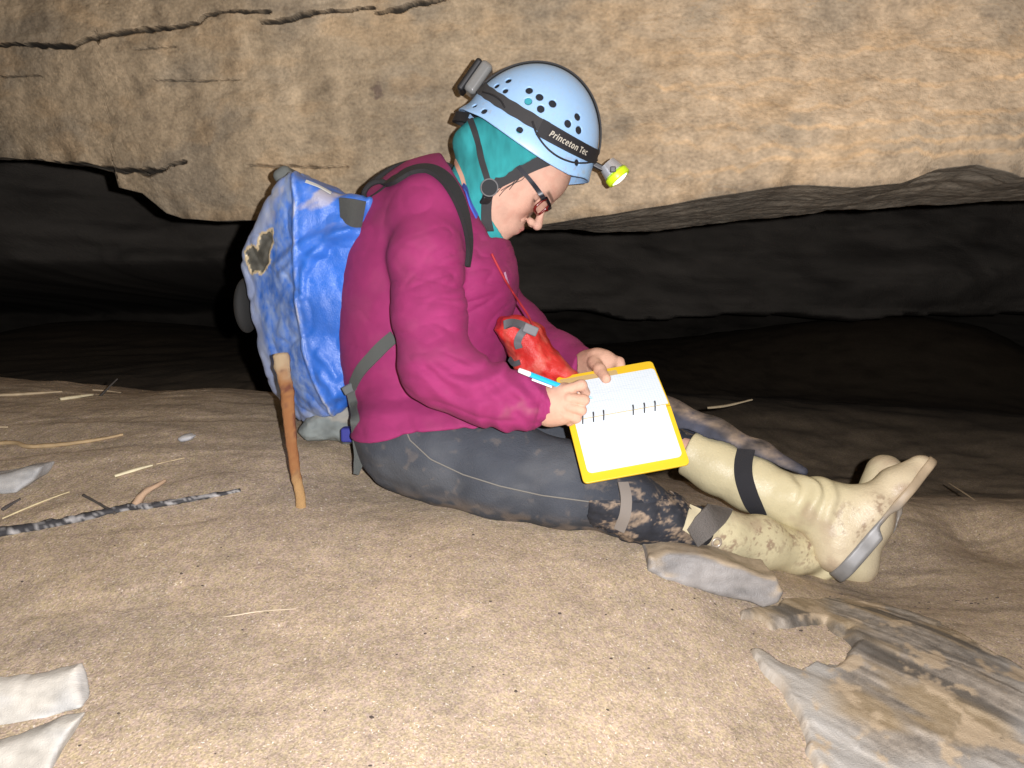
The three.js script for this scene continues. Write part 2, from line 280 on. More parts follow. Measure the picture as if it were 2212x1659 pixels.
// cracks along the bedding: polylines in metres on the face
const crackLine = (pts) => pts.map(([x, y]) => { const p = at(x, y, faceDepth(x) - 0.06); return [p.x, p.y]; });
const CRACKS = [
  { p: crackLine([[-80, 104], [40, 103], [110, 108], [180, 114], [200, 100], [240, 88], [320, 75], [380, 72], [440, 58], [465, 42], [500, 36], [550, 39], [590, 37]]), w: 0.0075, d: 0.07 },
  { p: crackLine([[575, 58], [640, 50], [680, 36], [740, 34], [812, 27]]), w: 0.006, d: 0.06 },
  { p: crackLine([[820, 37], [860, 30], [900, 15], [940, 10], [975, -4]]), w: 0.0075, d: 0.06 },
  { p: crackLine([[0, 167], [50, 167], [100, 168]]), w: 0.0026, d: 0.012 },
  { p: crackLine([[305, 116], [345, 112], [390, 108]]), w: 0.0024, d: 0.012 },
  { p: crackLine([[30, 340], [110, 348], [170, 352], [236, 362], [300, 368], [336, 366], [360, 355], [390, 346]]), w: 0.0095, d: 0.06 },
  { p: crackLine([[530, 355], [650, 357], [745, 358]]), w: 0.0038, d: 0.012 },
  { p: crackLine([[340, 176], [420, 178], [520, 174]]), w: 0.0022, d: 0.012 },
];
function crack(x, y) {                                                       // how deep a crack is here
  let deep = 0;
  const jx = x + 0.004 * noise(x * 60, y * 60, 3), jy = y + 0.005 * noise(x * 38, y * 20, 7);
  for (const c of CRACKS) for (let i = 1; i < c.p.length; i++) {
    const [ax, ay] = c.p[i - 1], [bx, by] = c.p[i]; if (x < Math.min(ax, bx) - 0.02 || x > Math.max(ax, bx) + 0.02 || y < Math.min(ay, by) - 0.03 || y > Math.max(ay, by) + 0.03) continue;
    const ex = bx - ax, ey = by - ay, t = clamp(((jx - ax) * ex + (jy - ay) * ey) / (ex * ex + ey * ey)), q = Math.hypot(jx - ax - ex * t, jy - ay - ey * t);
    const u = (i - 1 + t) / (c.p.length - 1), w = c.w * (0.55 + 0.6 * Math.sin(Math.PI * Math.min(1, u * 1.15 + 0.1))) * (0.8 + 0.7 * noise(x * 30, y * 10, 5));
    if (q < w) deep = Math.max(deep, c.d * smooth(w, w * 0.45, q));
  }
  return deep;
}
function faceZ(x, y) {
  const above = y - lipS(x); let z = lipZ(x);
  z += 0.10 * smooth(0.15, 1.1, above) + 0.02 * Math.sin(above * 9 + x) ;                       // leans out a little towards its top
  z += 0.045 * fbm(x * 0.9, y * 1.6, 3, 3) + 0.009 * fbm(x * 4, y * 7, 8, 3) + 0.0030 * fbm(x * 19, y * 24, 12, 4, 0.6) + 0.0016 * noise(x * 80, y * 90, 2);
  const bed = y * 15 + 0.6 * noise(x * 1.3, y * 2, 5) + 0.3 * x; z += 0.0012 * (smooth(0.0, 0.4, bed - Math.floor(bed)) - 0.5) * (0.6 + noise(x * 2, Math.floor(bed) * 3.3, 1)); // bedding steps
  z -= 0.03 * smooth(0.07, 0, y - lipY(x)) * (0.5 + noise(x * 14, 3, 1)) ;                              // lip worn round
  return z;
}
const rockRough = tex(1024, 1024, (i, j) => { const v = 0.35 * tile(i / 2, j / 2, 512, 41) + 0.3 * tile(i / 6, j / 5, 170, 42) + 0.2 * tile(i / 22, j / 12, 46, 43) + 0.15 * tile(i / 64, j / 64, 16, 44); return [v, v, v]; });
{
  const xs = axis(-3.3, 3.3, -1.75, 1.55, 0.0052, 0.06), rows = 330, TOP = 1.42, nx = xs.length, pos = [], uv = [], idx = [];
  const X0 = -3.3, XW = 6.6, Y0 = 0.4, YH = 1.2, push = (x, y, z, u, v) => { pos.push(x, y, z); uv.push(u, v); };
  // under side first (from its ragged back edge to the lip), then the face, then the roof over the camera
  const under = 70;
  for (let j = 0; j <= under; j++) { const t = j / under; for (const x of xs) {
    const st = smooth(-0.25, 0.25, x), z0 = faceZ(x, lipY(x)), deep = (0.36 + 0.03 * fbm(x * 4, 1, 4, 4)) * lerp(0.7, 1, st), q = (1 - t) * deep;
    const ridge = 0.007 * fbm(x * 6, q * 16, 6, 3) + 0.0025 * fbm(x * 26, q * 50, 3, 3);
    push(x, lerp(lipY(x) + 0.12 * q, lerp(rearY(x), lipY(x), t), st) + ridge * smooth(0, 0.05, q) + (j === 0 ? 0.5 : 0), z0 - q, (x - X0) / XW, clamp((lipY(x) - q - Y0) / YH, -3, 1)); } }
  for (let j = 1; j <= rows; j++) { const t = j / rows; for (const x of xs) { const yl = lipY(x), y = lerp(yl, TOP, t); push(x, y, faceZ(x, y) - crack(x, y), (x - X0) / XW, (y - Y0) / YH); } }
  const roof = 24; for (let j = 1; j <= roof; j++) { const t = j / roof; for (const x of xs) push(x, TOP + 0.14 * Math.sin(t * 1.5) + 0.05 * fbm(x * 2, t * 5, 7, 4), lerp(faceZ(x, TOP), 2.2, t), (x - X0) / XW, 0.85 + t * 2.5); }
  const nr = under + 1 + rows + roof; for (let j = 0; j < nr - 1; j++) for (let i = 0; i < nx - 1; i++) { const a = j * nx + i; idx.push(a, a + 1, a + nx, a + 1, a + nx + 1, a + nx); }
  const W = 2048, Hh = 1024;
  const veins = [[[1290, 150], [1500, 200], [1700, 235], [1900, 215], [2100, 240], [2300, 230]], [[1400, 300], [1560, 318], [1700, 322], [1850, 310], [2000, 300], [2260, 290]], [[1330, 395], [1500, 372], [1700, 345], [1900, 330], [2200, 322]], [[1500, 110], [1750, 118], [2000, 90], [2250, 120]], [[1600, 268], [1800, 272], [2000, 258], [2240, 262]], [[1880, 165], [2000, 178], [2200, 160]]].map(crackLine).map((p) => curve(p));
  const stains = []; for (let i = 0; i < 30; i++) { const bx = 20 + rnd() * 900, p = at(bx, 30 + rnd() * 330, faceDepth(bx)); stains.push([p.x, p.y, 0.03 + 0.05 * rnd(), 0.04 + 0.09 * rnd(), (rnd() - 0.45) * 0.30, 0.3 * (rnd() - 0.5)]); }
  const spot = at(817, 200, faceDepth(817) - 0.04);
  for (const [x, y, k] of [[690, 190, -0.2], [640, 180, 0.16], [360, 190, 0.2], [330, 40, 0.2], [110, 40, -0.25], [720, 75, 0.15], [410, 130, 0.15]]) { const p = at(x, y, faceDepth(x)); stains.push([p.x, p.y, 0.045, 0.07, k, 0.1]); }
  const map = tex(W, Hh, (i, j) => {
    const x = X0 + i / W * XW, y = Y0 + j / Hh * YH, right = smooth(-0.3, 0.6, x);
    let c = mixc([0.445, 0.345, 0.222], [0.490, 0.375, 0.245], right);
    let k = 1 + 0.15 * fbm(x * 2.6, y * 3.2, 4, 5, 0.6) + 0.24 * fbm(x * 24, y * 26, 8, 4, 0.75) + 0.22 * noise(x * 130, y * 140, 2);
    const lam = fbm(x * 1.2, y * 46, 6, 3, 0.7); k *= 1 + 0.03 * lam;
    k *= 1 + 0.10 * fbm(x * 34 + y * 26, y * 20 - x * 9, 15, 3, 0.6) * right - 0.05 * (1 - right);
    const vert = fbm(x * 15 + 1.5 * y, y * 2.4, 5, 3, 0.6) * (1 - 0.5 * right); k *= 1 + 0.17 * vert;
    for (const [sx, sy, rx, ry, s, sk] of stains) { const dx = (x - sx + sk * (y - sy)) / rx, dy = (y - sy) / ry, q = Math.max(Math.abs(dx) + 0.25 * noise(x * 30, y * 30, 1), Math.abs(dy) + 0.25 * noise(x * 26, y * 40, 7)); k *= 1 + 0.8 * s * smooth(1.25, 0.75, q); }
    { const q = Math.hypot((x - spot.x) / 0.014, (y - spot.y) / 0.022) + 0.6 * fbm(x * 60, y * 60, 2, 3); c = mixc(c, [0.17, 0.11, 0.09], 0.75 * smooth(1.15, 0.6, q)); }
    const grey = smooth(0.05, 0.5, fbm(x * 3 + 3, y * 5, 14, 4)); c = mixc(c, [0.30, 0.25, 0.18], 0.6 * grey);
    const rust = smooth(0.1, 0.5, fbm(x * 5, y * 9, 24, 4)); c = mixc(c, [0.48, 0.33, 0.18], 0.4 * rust);
    for (const f of veins) { if (x < 0.2) break; const yy = f(x) + 0.018 * noise(x * 14, 5, 3) + 0.01 * noise(x * 40, 9, 1), q = Math.abs(y - yy), b = (0.6 + 0.7 * noise(x * 9, yy * 20, 5)) * smooth(0.2, 0.5, x); c = mixc(c, [0.70, 0.45, 0.22], 0.5 * b * smooth(0.0085, 0.0015, q)); }
    const fil = Math.abs(fbm(x * 7 + 0.8 * noise(x * 9, y * 9), y * 17, 44, 3)); c = mixc(c, [0.46, 0.30, 0.15], 0.35 * smooth(0.035, 0, fil) * smooth(-0.3, 0.4, x));
    const near = y - lipY(x); k *= lerp(0.62, 1, smooth(-0.012, 0.03, near + 0.012 * noise(x * 30, y * 30, 3)));      // darker rock along the lip and under it
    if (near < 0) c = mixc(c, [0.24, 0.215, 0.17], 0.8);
    const ck = crack(x, y); if (ck > 0) c = mixc(c, [0.03, 0.025, 0.02], 0.8 * smooth(0, 0.02, ck));       // shade of the deep cracks painted into the colour
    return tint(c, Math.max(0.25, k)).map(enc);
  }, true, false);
  map.wrapS = map.wrapT = THREE.MirroredRepeatWrapping;
  const rb = rockRough.clone(); rb.repeat.set(7, 1.3); rb.needsUpdate = true;
  const g = new THREE.BufferGeometry(); g.setAttribute('position', new THREE.Float32BufferAttribute(pos, 3)); g.setAttribute('uv', new THREE.Float32BufferAttribute(uv, 2)); g.setIndex(idx); g.computeVertexNormals();
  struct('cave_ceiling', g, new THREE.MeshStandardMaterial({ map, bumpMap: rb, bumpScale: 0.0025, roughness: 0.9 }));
}
// ---------------------------------------------------------------- the far wall of the passage, with the low black gap along its foot
{
  const pos = [], idx = [], xs = axis(-9, 9, -5, 5, 0.03, 0.2), ys = axis(-2.2, 2.6, -1.2, 1.3, 0.022, 0.1), nx = xs.length, col = [];
  for (const y of ys) for (const x of xs) {
    const foot = lerp(0.32, 0.13, smooth(-2.5, 1.0, x)) + 0.06 * fbm(x * 1.4, 3, 5, 4) , open = smooth(foot + lerp(0.25, 0.03, smooth(-2.0, 0.8, x)), foot - lerp(0.35, 0.05, smooth(-2.0, 0.8, x)), y);
    let z = -5.4 - 0.35 * Math.sin(x * 0.5 + 1) - 1.0 * smooth(1, 5, x) * 0.3 + 0.3 * fbm(x * 0.7, y * 1.2, 8, 3) + 0.04 * fbm(x * 3, y * 6, 3, 3) + 0.07 * (y - 0.5);
    const bed = y * 5 + 0.7 * noise(x * 0.6, y, 5); z += 0.02 * (smooth(0, 0.4, bed - Math.floor(bed)) - 0.5);
    pos.push(x, y, z - 5.0 * open);
    const k = 0.9 + 0.3 * fbm(x * 2, y * 5, 4, 5, 0.6); col.push(0.16 * k, 0.14 * k, 0.115 * k);
  }
  for (let k = 0; k < ys.length - 1; k++) for (let i = 0; i < nx - 1; i++) { const a = k * nx + i; idx.push(a, a + 1, a + nx, a + 1, a + nx + 1, a + nx); }
  const g = finish(pos, idx, null); g.setAttribute('color', new THREE.Float32BufferAttribute(col, 3));
  struct('cave_wall', g, vmat(0.95, { bumpMap: rep(rockRough, 1.2), bumpScale: 0.008 }));
}
// ---------------------------------------------------------------- slab of bedrock, lower right
const onFloor = (px, py) => { let d = 0.6; for (let i = 0; i < 400; i++) { const p = at(px, py, d); if (p.y < floorHeight(p.x, p.z)) return p; d += 0.004; } return at(px, py, d); };
{
  const edge = [[1590, 1318], [1680, 1296], [1790, 1292], [1900, 1306], [2010, 1342], [2120, 1388], [2230, 1446], [2420, 1560], [2400, 1800], [1800, 1800], [1752, 1655], [1722, 1590], [1690, 1540], [1668, 1490], [1622, 1430], [1600, 1396], [1640, 1398], [1672, 1420], [1690, 1432], [1700, 1400], [1640, 1350], [1575, 1350]].map((q) => { const p = onFloor(...q); return [p.x, p.z]; });
  const hollow = [[1660, 1372], [1730, 1352], [1780, 1350], [1830, 1376], [1852, 1402], [1822, 1434], [1790, 1452], [1760, 1442], [1720, 1446], [1690, 1428]].map((q) => { const p = onFloor(...q); return [p.x, p.z]; });
  const inE = polySDF(edge), inH = polySDF(hollow), xs0 = edge.map((e) => e[0]), zs0 = edge.map((e) => e[1]);
  const x0 = Math.min(...xs0) - 0.02, x1 = Math.max(...xs0) + 0.02, z0 = Math.min(...zs0) - 0.02, z1 = Math.max(...zs0) + 0.02, h = 0.003, nx = Math.ceil((x1 - x0) / h), nz = Math.ceil((z1 - z0) / h);
  // direction of the bedding streaks on the floor
  const A = onFloor(1700, 1350), Bq = onFloor(2212, 1600), sl = Math.hypot(Bq.x - A.x, Bq.z - A.z), sx = (Bq.x - A.x) / sl, sz = (Bq.z - A.z) / sl;
  const pos = [], idx = [], col = [], keep = [];
  const ridgeA = onFloor(1640, 1420), ridgeB = onFloor(1880, 1580);
  for (let k = 0; k <= nz; k++) for (let i = 0; i <= nx; i++) {
    const x = x0 + i * h, z = z0 + k * h, wob = 0.012 * fbm(x * 14, z * 14, 3, 4), e = inE(x, z) + wob, hd = inH(x, z) + 0.012 * fbm(x * 22, z * 22, 7, 4);
    const a = x * sx + z * sz, b = -x * sz + z * sx;
    let up = 0.034 * smooth(0.002, -0.016, e) - 0.016 - 0.012 * smooth(-0.9, -1.25, z) * smooth(-0.12, 0.0, e) + 0.0035 * fbm(a * 6, b * 13, 4, 4) + 0.001 * fbm(a * 5, b * 60, 5, 4, 0.6);
    up += 0.005 * smooth(0, 0.25, -e) * noise(a * 5, b * 9, 8); up -= 0.03 * smooth(0.012, -0.02, hd);
    const st = b * 11 + 0.5 * noise(a * 2.2, b * 3, 6) + 0.12 * noise(a * 25, b * 30, 2), lv = Math.floor(st), fr = st - lv, lvl = (q) => 0.9 * noise(q * 7.31, Math.floor(a * 3.1 + 0.9 * noise(q * 3.3, a * 2)) * 5.17, 4);
    const ter = lerp(lvl(lv), lvl(lv + 1), smooth(0.9, 1, fr)); up += 0.011 * ter * smooth(0, -0.03, e);
    pos.push(x, baseHeight(x, z) + up, z); keep.push(e < 0.012);
    const strk = fbm(a * 5, b * 60, 5, 4, 0.6), bl = smooth(0.12, 0.42, fbm(a * 3 + 2, b * 26, 9, 4)), oc = smooth(-0.02, 0.35, fbm(a * 4, b * 11, 14, 4));
    const far = smooth(-1.0, -1.32, z);
    let c = tint([0.225, 0.195, 0.158], 1 + 0.4 * strk + 0.35 * ter + 0.3 * fbm(x * 60, z * 60, 2, 4, 0.7) + 0.25 * fbm(a * 12, b * 190, 3, 3));
    c = mixc(c, [0.27, 0.19, 0.09], 0.6 * oc * smooth(-0.8, -1.05, z + 0.08 * noise(a * 5, b * 5)));
    c = mixc(c, [0.075, 0.066, 0.055], 0.85 * bl * smooth(0.55, 0.8, x + 0.3 * far));
    c = mixc(c, tint([0.36, 0.345, 0.315], 1 + 0.25 * strk), 0.8 * smooth(-0.13, -0.05, e + 0.05 * noise(a * 6, b * 9, 3)) * smooth(-1.28, -1.18, z));
    c = mixc(c, [0.40, 0.31, 0.205], 0.85 * clamp(smooth(0.2, 0.5, fbm(x * 13, z * 13, 33, 5, 0.6)) + smooth(-0.03, 0.004, e + 0.014 * fbm(x * 40, z * 40, 3, 3)) * smooth(0.3, 0.5, x)));      // skins of sand left on the rock
    col.push(...c);
  }
  for (let k = 0; k < nz; k++) for (let i = 0; i < nx; i++) { const a = k * (nx + 1) + i, b = a + nx + 1; if (keep[a] && keep[a + 1] && keep[b] && keep[b + 1]) idx.push(a, b, a + 1, a + 1, b, b + 1); }
  const g = finish(pos, idx, null); g.setAttribute('color', new THREE.Float32BufferAttribute(col, 3));
  single('rock_slab', 'large wet grey and ochre streaked bedrock slab half buried in the sand, lower right', 'rock', g, vmat(0.62, { bumpMap: rep(rockRough, 3), bumpScale: 0.0012 }));
}
// ---------------------------------------------------------------- loose stones
function stone(name, label, outline, depth, thick, tiltZ, colors, rough = 0.7) {
  const poly = outline.map(([x, y]) => { const p = at(x, y, depth); return [p.x, p.y]; }), P = polySDF(poly), cx = poly.reduce((s, p) => s + p[0], 0) / poly.length, cy = poly.reduce((s, p) => s + p[1], 0) / poly.length, zc = at(1106, 1000, depth).z;
  const f = (x, y, z) => { const zz = z - zc - thick / 2 * 0 - tiltZ * (y - cy); const n = 0.005 * fbm(x * 9, y * 14, z * 9, 3) + 0.0012 * noise(x * 40, y * 40, z * 40); return 0.75 * (smax(P(x, y), Math.abs(zz) - thick / 2, 0.012) + n); };
  const xs = poly.map((p) => p[0]), ys = poly.map((p) => p[1]);
  const g = net(f, V(Math.min(...xs) - 0.03, Math.min(...ys) - 0.03, zc - thick - 0.05), V(Math.max(...xs) + 0.03, Math.max(...ys) + 0.03, zc + thick + 0.05), 0.003, (x, y, z, nx, ny) => {
    const k = 1 + 0.32 * fbm(x * 9, y * 40, z * 20, 4) + 0.15 * noise(x * 90, y * 90, z * 90); let c = mixc(colors[0], colors[1], smooth(0.35, 0.8, ny + 0.5 * noise(x * 14, y * 14, z * 14))); return tint(c, k);
  });
  return single(name, label, 'stone', g, vmat(rough, { bumpMap: rep(rockRough, 3), bumpScale: 0.0008 }));
}
stone('stone', 'long flat grey stone with sand on top, lying under the boots beside the slab', [[1398, 1192], [1440, 1182], [1560, 1206], [1640, 1232], [1672, 1236], [1688, 1268], [1672, 1290], [1640, 1300], [1570, 1282], [1480, 1262], [1420, 1244], [1394, 1226]], 1.42, 0.1, -0.3, [[0.215, 0.20, 0.185], [0.34, 0.27, 0.185]], 0.5);
stone('stone', 'bigger of the two pale stones in the lower left corner', [[-90, 1520], [0, 1518], [105, 1494], [122, 1520], [150, 1558], [60, 1592], [0, 1622], [-100, 1650]], 1.045, 0.035, -0.9, [[0.42, 0.41, 0.38], [0.45, 0.42, 0.36]]);
stone('stone', 'smaller pale stone below the other at the lower left corner', [[-80, 1660], [0, 1640], [60, 1622], [108, 1616], [96, 1650], [80, 1700], [-80, 1740]], 0.962, 0.04, -0.9, [[0.41, 0.40, 0.37], [0.45, 0.42, 0.36]]);
stone('stone', 'flat bluish grey stone in the sand at the left edge, behind the black stick', [[-70, 1030], [0, 1024], [60, 1008], [98, 1004], [84, 1030], [56, 1052], [0, 1056], [-70, 1064]], 1.56, 0.06, -0.6, [[0.40, 0.40, 0.39], [0.42, 0.41, 0.385]]);
{ const p = onFloor(405, 946), d = (EYE.y - p.y) * SP + (EYE.z - p.z) * CP;
  stone('stone', 'tiny pale stone in the sand beyond the split straw, left of the upright rusty bar', [[388, 944], [398, 938], [412, 936], [424, 940], [416, 948], [398, 952]], d - 0.01, 0.03, -0.6, [[0.36, 0.36, 0.37], [0.40, 0.39, 0.37]]); }

// ---------------------------------------------------------------- sticks and straws
const lay = (pts, up = 0.004) => pts.map(([x, y, lift]) => { const p = onFloor(x, y); p.y += up + (lift ?? 0); return p; });
const bark = (x, y, z) => { const q = fbm(x * 40, y * 60, z * 60, 4, 0.7); return q > 0.05 ? tint([0.27, 0.26, 0.25], 0.7 + q) : [0.035, 0.034, 0.036]; };
{
  const t = thing('stick', 'long charred black stick lying across the sand at left', 'stick', onFloor(260, 1105));
  part('branch', rod(lay([[-60, 1170], [0, 1155], [90, 1140], [180, 1122], [270, 1102], [330, 1096], [400, 1084], [470, 1072], [520, 1062]], 0.003), (u) => lerp(0.0125, 0.005, u), { rough: 0.55, flat: 0.8, radial: 9, sub: 14, color: bark }), vmat(0.75), t);
  part('twig', rod(lay([[292, 1098], [312, 1086, 0.012], [340, 1076, 0.018], [360, 1066, 0.02]], 0.006), (u) => lerp(0.008, 0.003, u), { rough: 0.4, color: (x, y, z) => mixc([0.4, 0.27, 0.17], [0.06, 0.05, 0.045], smooth(-0.1, 0.3, noise(x * 50, y * 50, z * 50))) }), vmat(0.8), t);
  part('twig', rod(lay([[180, 1072], [205, 1085], [230, 1100], [250, 1112]], 0.002), 0.003, { rough: 0.5, color: () => [0.07, 0.06, 0.05] }), vmat(0.8), t);
}
const straw = (label, pts, r, c, flat = 0.6, name = 'straw', cat = 'straw') => single(name, label, cat, rod(lay(pts, r * 0.6), (u) => r * (0.6 + 0.4 * Math.sin(Math.PI * Math.min(1, 0.15 + u))), { rough: 0.25, flat, radial: 6, sub: 6, color: (x, y, z) => tint(c, 1 + 0.25 * noise(x * 90, y * 90, z * 90)) }), vmat(0.7));
straw('pale split straw lying in the sand midway between black stick and pack', [[248, 1032], [300, 1016], [330, 1008]], 0.0055, [0.72, 0.64, 0.42]);
straw('thin pale straw end reaching from the split straw towards the pack', [[338, 1004], [366, 998], [398, 990]], 0.0022, [0.6, 0.48, 0.28]);
straw('thin yellowish straw slanting down to the black stick at the left edge', [[5, 1122], [60, 1098], [100, 1082], [150, 1064]], 0.0028, [0.62, 0.52, 0.30]);
straw('pale straw lying along the crest of the mud at the left edge', [[-40, 858], [40, 855], [100, 851], [135, 849]], 0.0065, [0.48, 0.38, 0.24]);
straw('short thick pale straw just below the crest of the mud at left', [[130, 866], [165, 861], [200, 856]], 0.0075, [0.66, 0.58, 0.38]);
straw('thin straw on the mud crest left of the dark leaning twig', [[200, 844], [230, 846], [262, 850]], 0.004, [0.4, 0.31, 0.2]);
straw('short pale straw end at the left edge above the curved twig', [[-30, 925], [18, 925]], 0.005, [0.5, 0.4, 0.26]);
straw('thin pale grass stem lying across the sand bank right of the boots', [[2050, 1045], [2100, 1078], [2150, 1118]], 0.003, [0.42, 0.32, 0.2]);
straw('faint pale stem lying on the dark floor beyond the notebook', [[1528, 884], [1570, 879], [1625, 866]], 0.006, [0.36, 0.29, 0.18]);
straw('thin pale stem pressed into the sand in the middle foreground', [[428, 1342], [480, 1335], [560, 1322], [640, 1316]], 0.0016, [0.6, 0.5, 0.36]);
straw('curved tan twig lying on the mud at the left edge', [[-20, 962], [30, 960], [60, 968], [110, 966], [180, 958], [230, 950], [266, 942]], 0.0062, [0.42, 0.30, 0.16], 0.8, 'twig', 'twig');
straw('short dark twig by the left edge above the black stick', [[5, 1104], [24, 1092], [44, 1080]], 0.004, [0.07, 0.06, 0.055], 0.8, 'twig', 'twig');
single('twig', 'thin dark twig leaning up against the shadow above the left mud crest', 'twig', rod([at(190, 886, 2.06), at(222, 850, 2.06), at(254, 818, 2.06)], (u) => lerp(0.0042, 0.002, u), { rough: 0.2, color: () => [0.05, 0.042, 0.035] }), vmat(0.8));

// ---------------------------------------------------------------- crumbs strewn over the sand
{
  const gs = [];
  const crumb = new THREE.IcosahedronGeometry(1, 0); crumb.deleteAttribute('uv');
  for (let i = 0; i < 900; i++) {
    let px = rnd() * 2500 - 100, py = 1120 + Math.pow(rnd(), 1.3) * 540; if (i % 5 === 0) { const u = rnd(), w = i % 15 === 0 ? [560, 1322, 860, 1235] : i % 15 === 5 ? [1480, 1270, 1780, 1330] : [1850, 1290, 2230, 1330]; px = lerp(w[0], w[2], u) + (rnd() - 0.5) * 30; py = lerp(w[1], w[3], u) + 18 * Math.sin(u * 7) + (rnd() - 0.5) * 14; } const p = onFloor(px, py); if (rnd() < 0.3 && px < 1300) continue;
    const r = 0.0009 + 0.0026 * Math.pow(rnd(), 4), g = crumb.clone(), a = g.attributes.position, q = noise(px * 0.01, py * 0.02, 3) > -0.15 ? 1 : 0.4;
    for (let k = 0; k < a.count; k++) { const x = a.getX(k), y = a.getY(k), z = a.getZ(k), s = r * q * (0.8 + 0.45 * noise(x * 2 + i, y * 2, z * 2)); a.setXYZ(k, p.x + x * s * 1.4, p.y + y * s * 0.8 + r * 0.2, p.z + z * s); }
    gs.push(g);
  }
  const g = mergeGeometries(gs); g.computeVertexNormals();
  const m = shadows(new THREE.Mesh(g, mat([0.06, 0.045, 0.035], 0.9))); m.name = 'debris'; m.userData = { kind: 'stuff', label: 'dark crumbs of charcoal and grit strewn over the sand', category: 'debris' }; scene.add(m);
}

// ---------------------------------------------------------------- the person
const mud = [0.36, 0.265, 0.18];
const TORSO = limb([[918, 880, 1.70, 0.145], [916, 800, 1.70, 0.158], [918, 690, 1.70, 0.168], [926, 580, 1.70, 0.170], [936, 490, 1.70, 0.142], [964, 436, 1.69, 0.082]], 0.05, 1.06);
const COLLAR = cap(at(968, 445, 1.69), at(1012, 402, 1.68), 0.080, 0.055, 1.05);
const CHEST = ell(at(1018, 610, 1.68), 0.085, 0.10, 0.15);
const SHOULDERS = cap(at(926, 462, 1.56), at(938, 462, 1.86), 0.072, 0.072);
const NEAR_ARM = limb([[922, 455, 1.555, 0.064], [921, 560, 1.505, 0.064], [928, 680, 1.475, 0.063], [944, 790, 1.45, 0.061], [962, 808, 1.44, 0.059]], 0.04);
const NEAR_FORE = limb([[954, 804, 1.435, 0.059], [1050, 850, 1.425, 0.050], [1120, 866, 1.425, 0.044], [1186, 878, 1.43, 0.036]], 0.04);
const FAR_ARM = limb([[940, 470, 1.86, 0.07], [1050, 640, 1.92, 0.066], [1120, 712, 1.86, 0.058], [1210, 772, 1.72, 0.044], [1272, 796, 1.61, 0.037]], 0.04);
const wristN = at(1186, 878, 1.43), wristF = at(1272, 796, 1.61), dirN = wristN.clone().sub(at(1120, 866, 1.425)).normalize(), dirF = wristF.clone().sub(at(1210, 772, 1.72)).normalize();
const PELVIS = cap(at(900, 930, 1.70), at(925, 885, 1.70), 0.112, 0.125, 1.35);
const N_THIGH = limb([[880, 948, 1.585, 0.098], [960, 975, 1.57, 0.098], [1080, 1012, 1.545, 0.093], [1220, 1048, 1.52, 0.078], [1345, 1090, 1.5, 0.056], [1400, 1108, 1.505, 0.047], [1500, 1142, 1.53, 0.034]], 0.03);
const F_THIGH = limb([[910, 945, 1.83, 0.098], [1150, 950, 1.84, 0.085], [1370, 918, 1.80, 0.055], [1400, 930, 1.79, 0.046], [1500, 980, 1.745, 0.036]], 0.03);
const neckA = at(958, 338, 1.62), neckB = at(1050, 512, 1.6);
const hemA = at(788, 918, 1.7), hemB = at(1010, 884, 1.7);
const elbow = at(945, 800, 1.42), crook = at(1012, 742, 1.42), pit = at(1010, 600, 1.5);
function sweaterBase(x, y, z) {
  let t = smin(smin(TORSO(x, y, z), COLLAR(x, y, z), 0.05), CHEST(x, y, z), 0.05);
  t = smin(t, N_THIGH(x, y, z) - 0.012, 0.03); t = smin(t, PELVIS(x, y, z) - 0.010, 0.03);
  const hem = hemA.y + (x - hemA.x) * (hemB.y - hemA.y) / (hemB.x - hemA.x); t = smax(t, hem + 0.004 * Math.sin(x * 30) - y, 0.008);
  t = smin(t, SHOULDERS(x, y, z), 0.05);
  t = smax(t, Math.min((x - neckA.x) * 0.86 + (y - neckA.y) * 0.51, y - neckB.y), 0.006);
  const na = smax(NEAR_FORE(x, y, z), (x - wristN.x) * dirN.x + (y - wristN.y) * dirN.y + (z - wristN.z) * dirN.z, 0.006), fa = smax(FAR_ARM(x, y, z), (x - wristF.x) * dirF.x + (y - wristF.y) * dirF.y + (z - wristF.z) * dirF.z, 0.006);
  const arm = smin(NEAR_ARM(x, y, z), na, 0.025), up = smooth(0.40, 0.78, y);
  t = smin(t, arm, 0.013 + 0.026 * up); return smin(t, fa, 0.012);
}
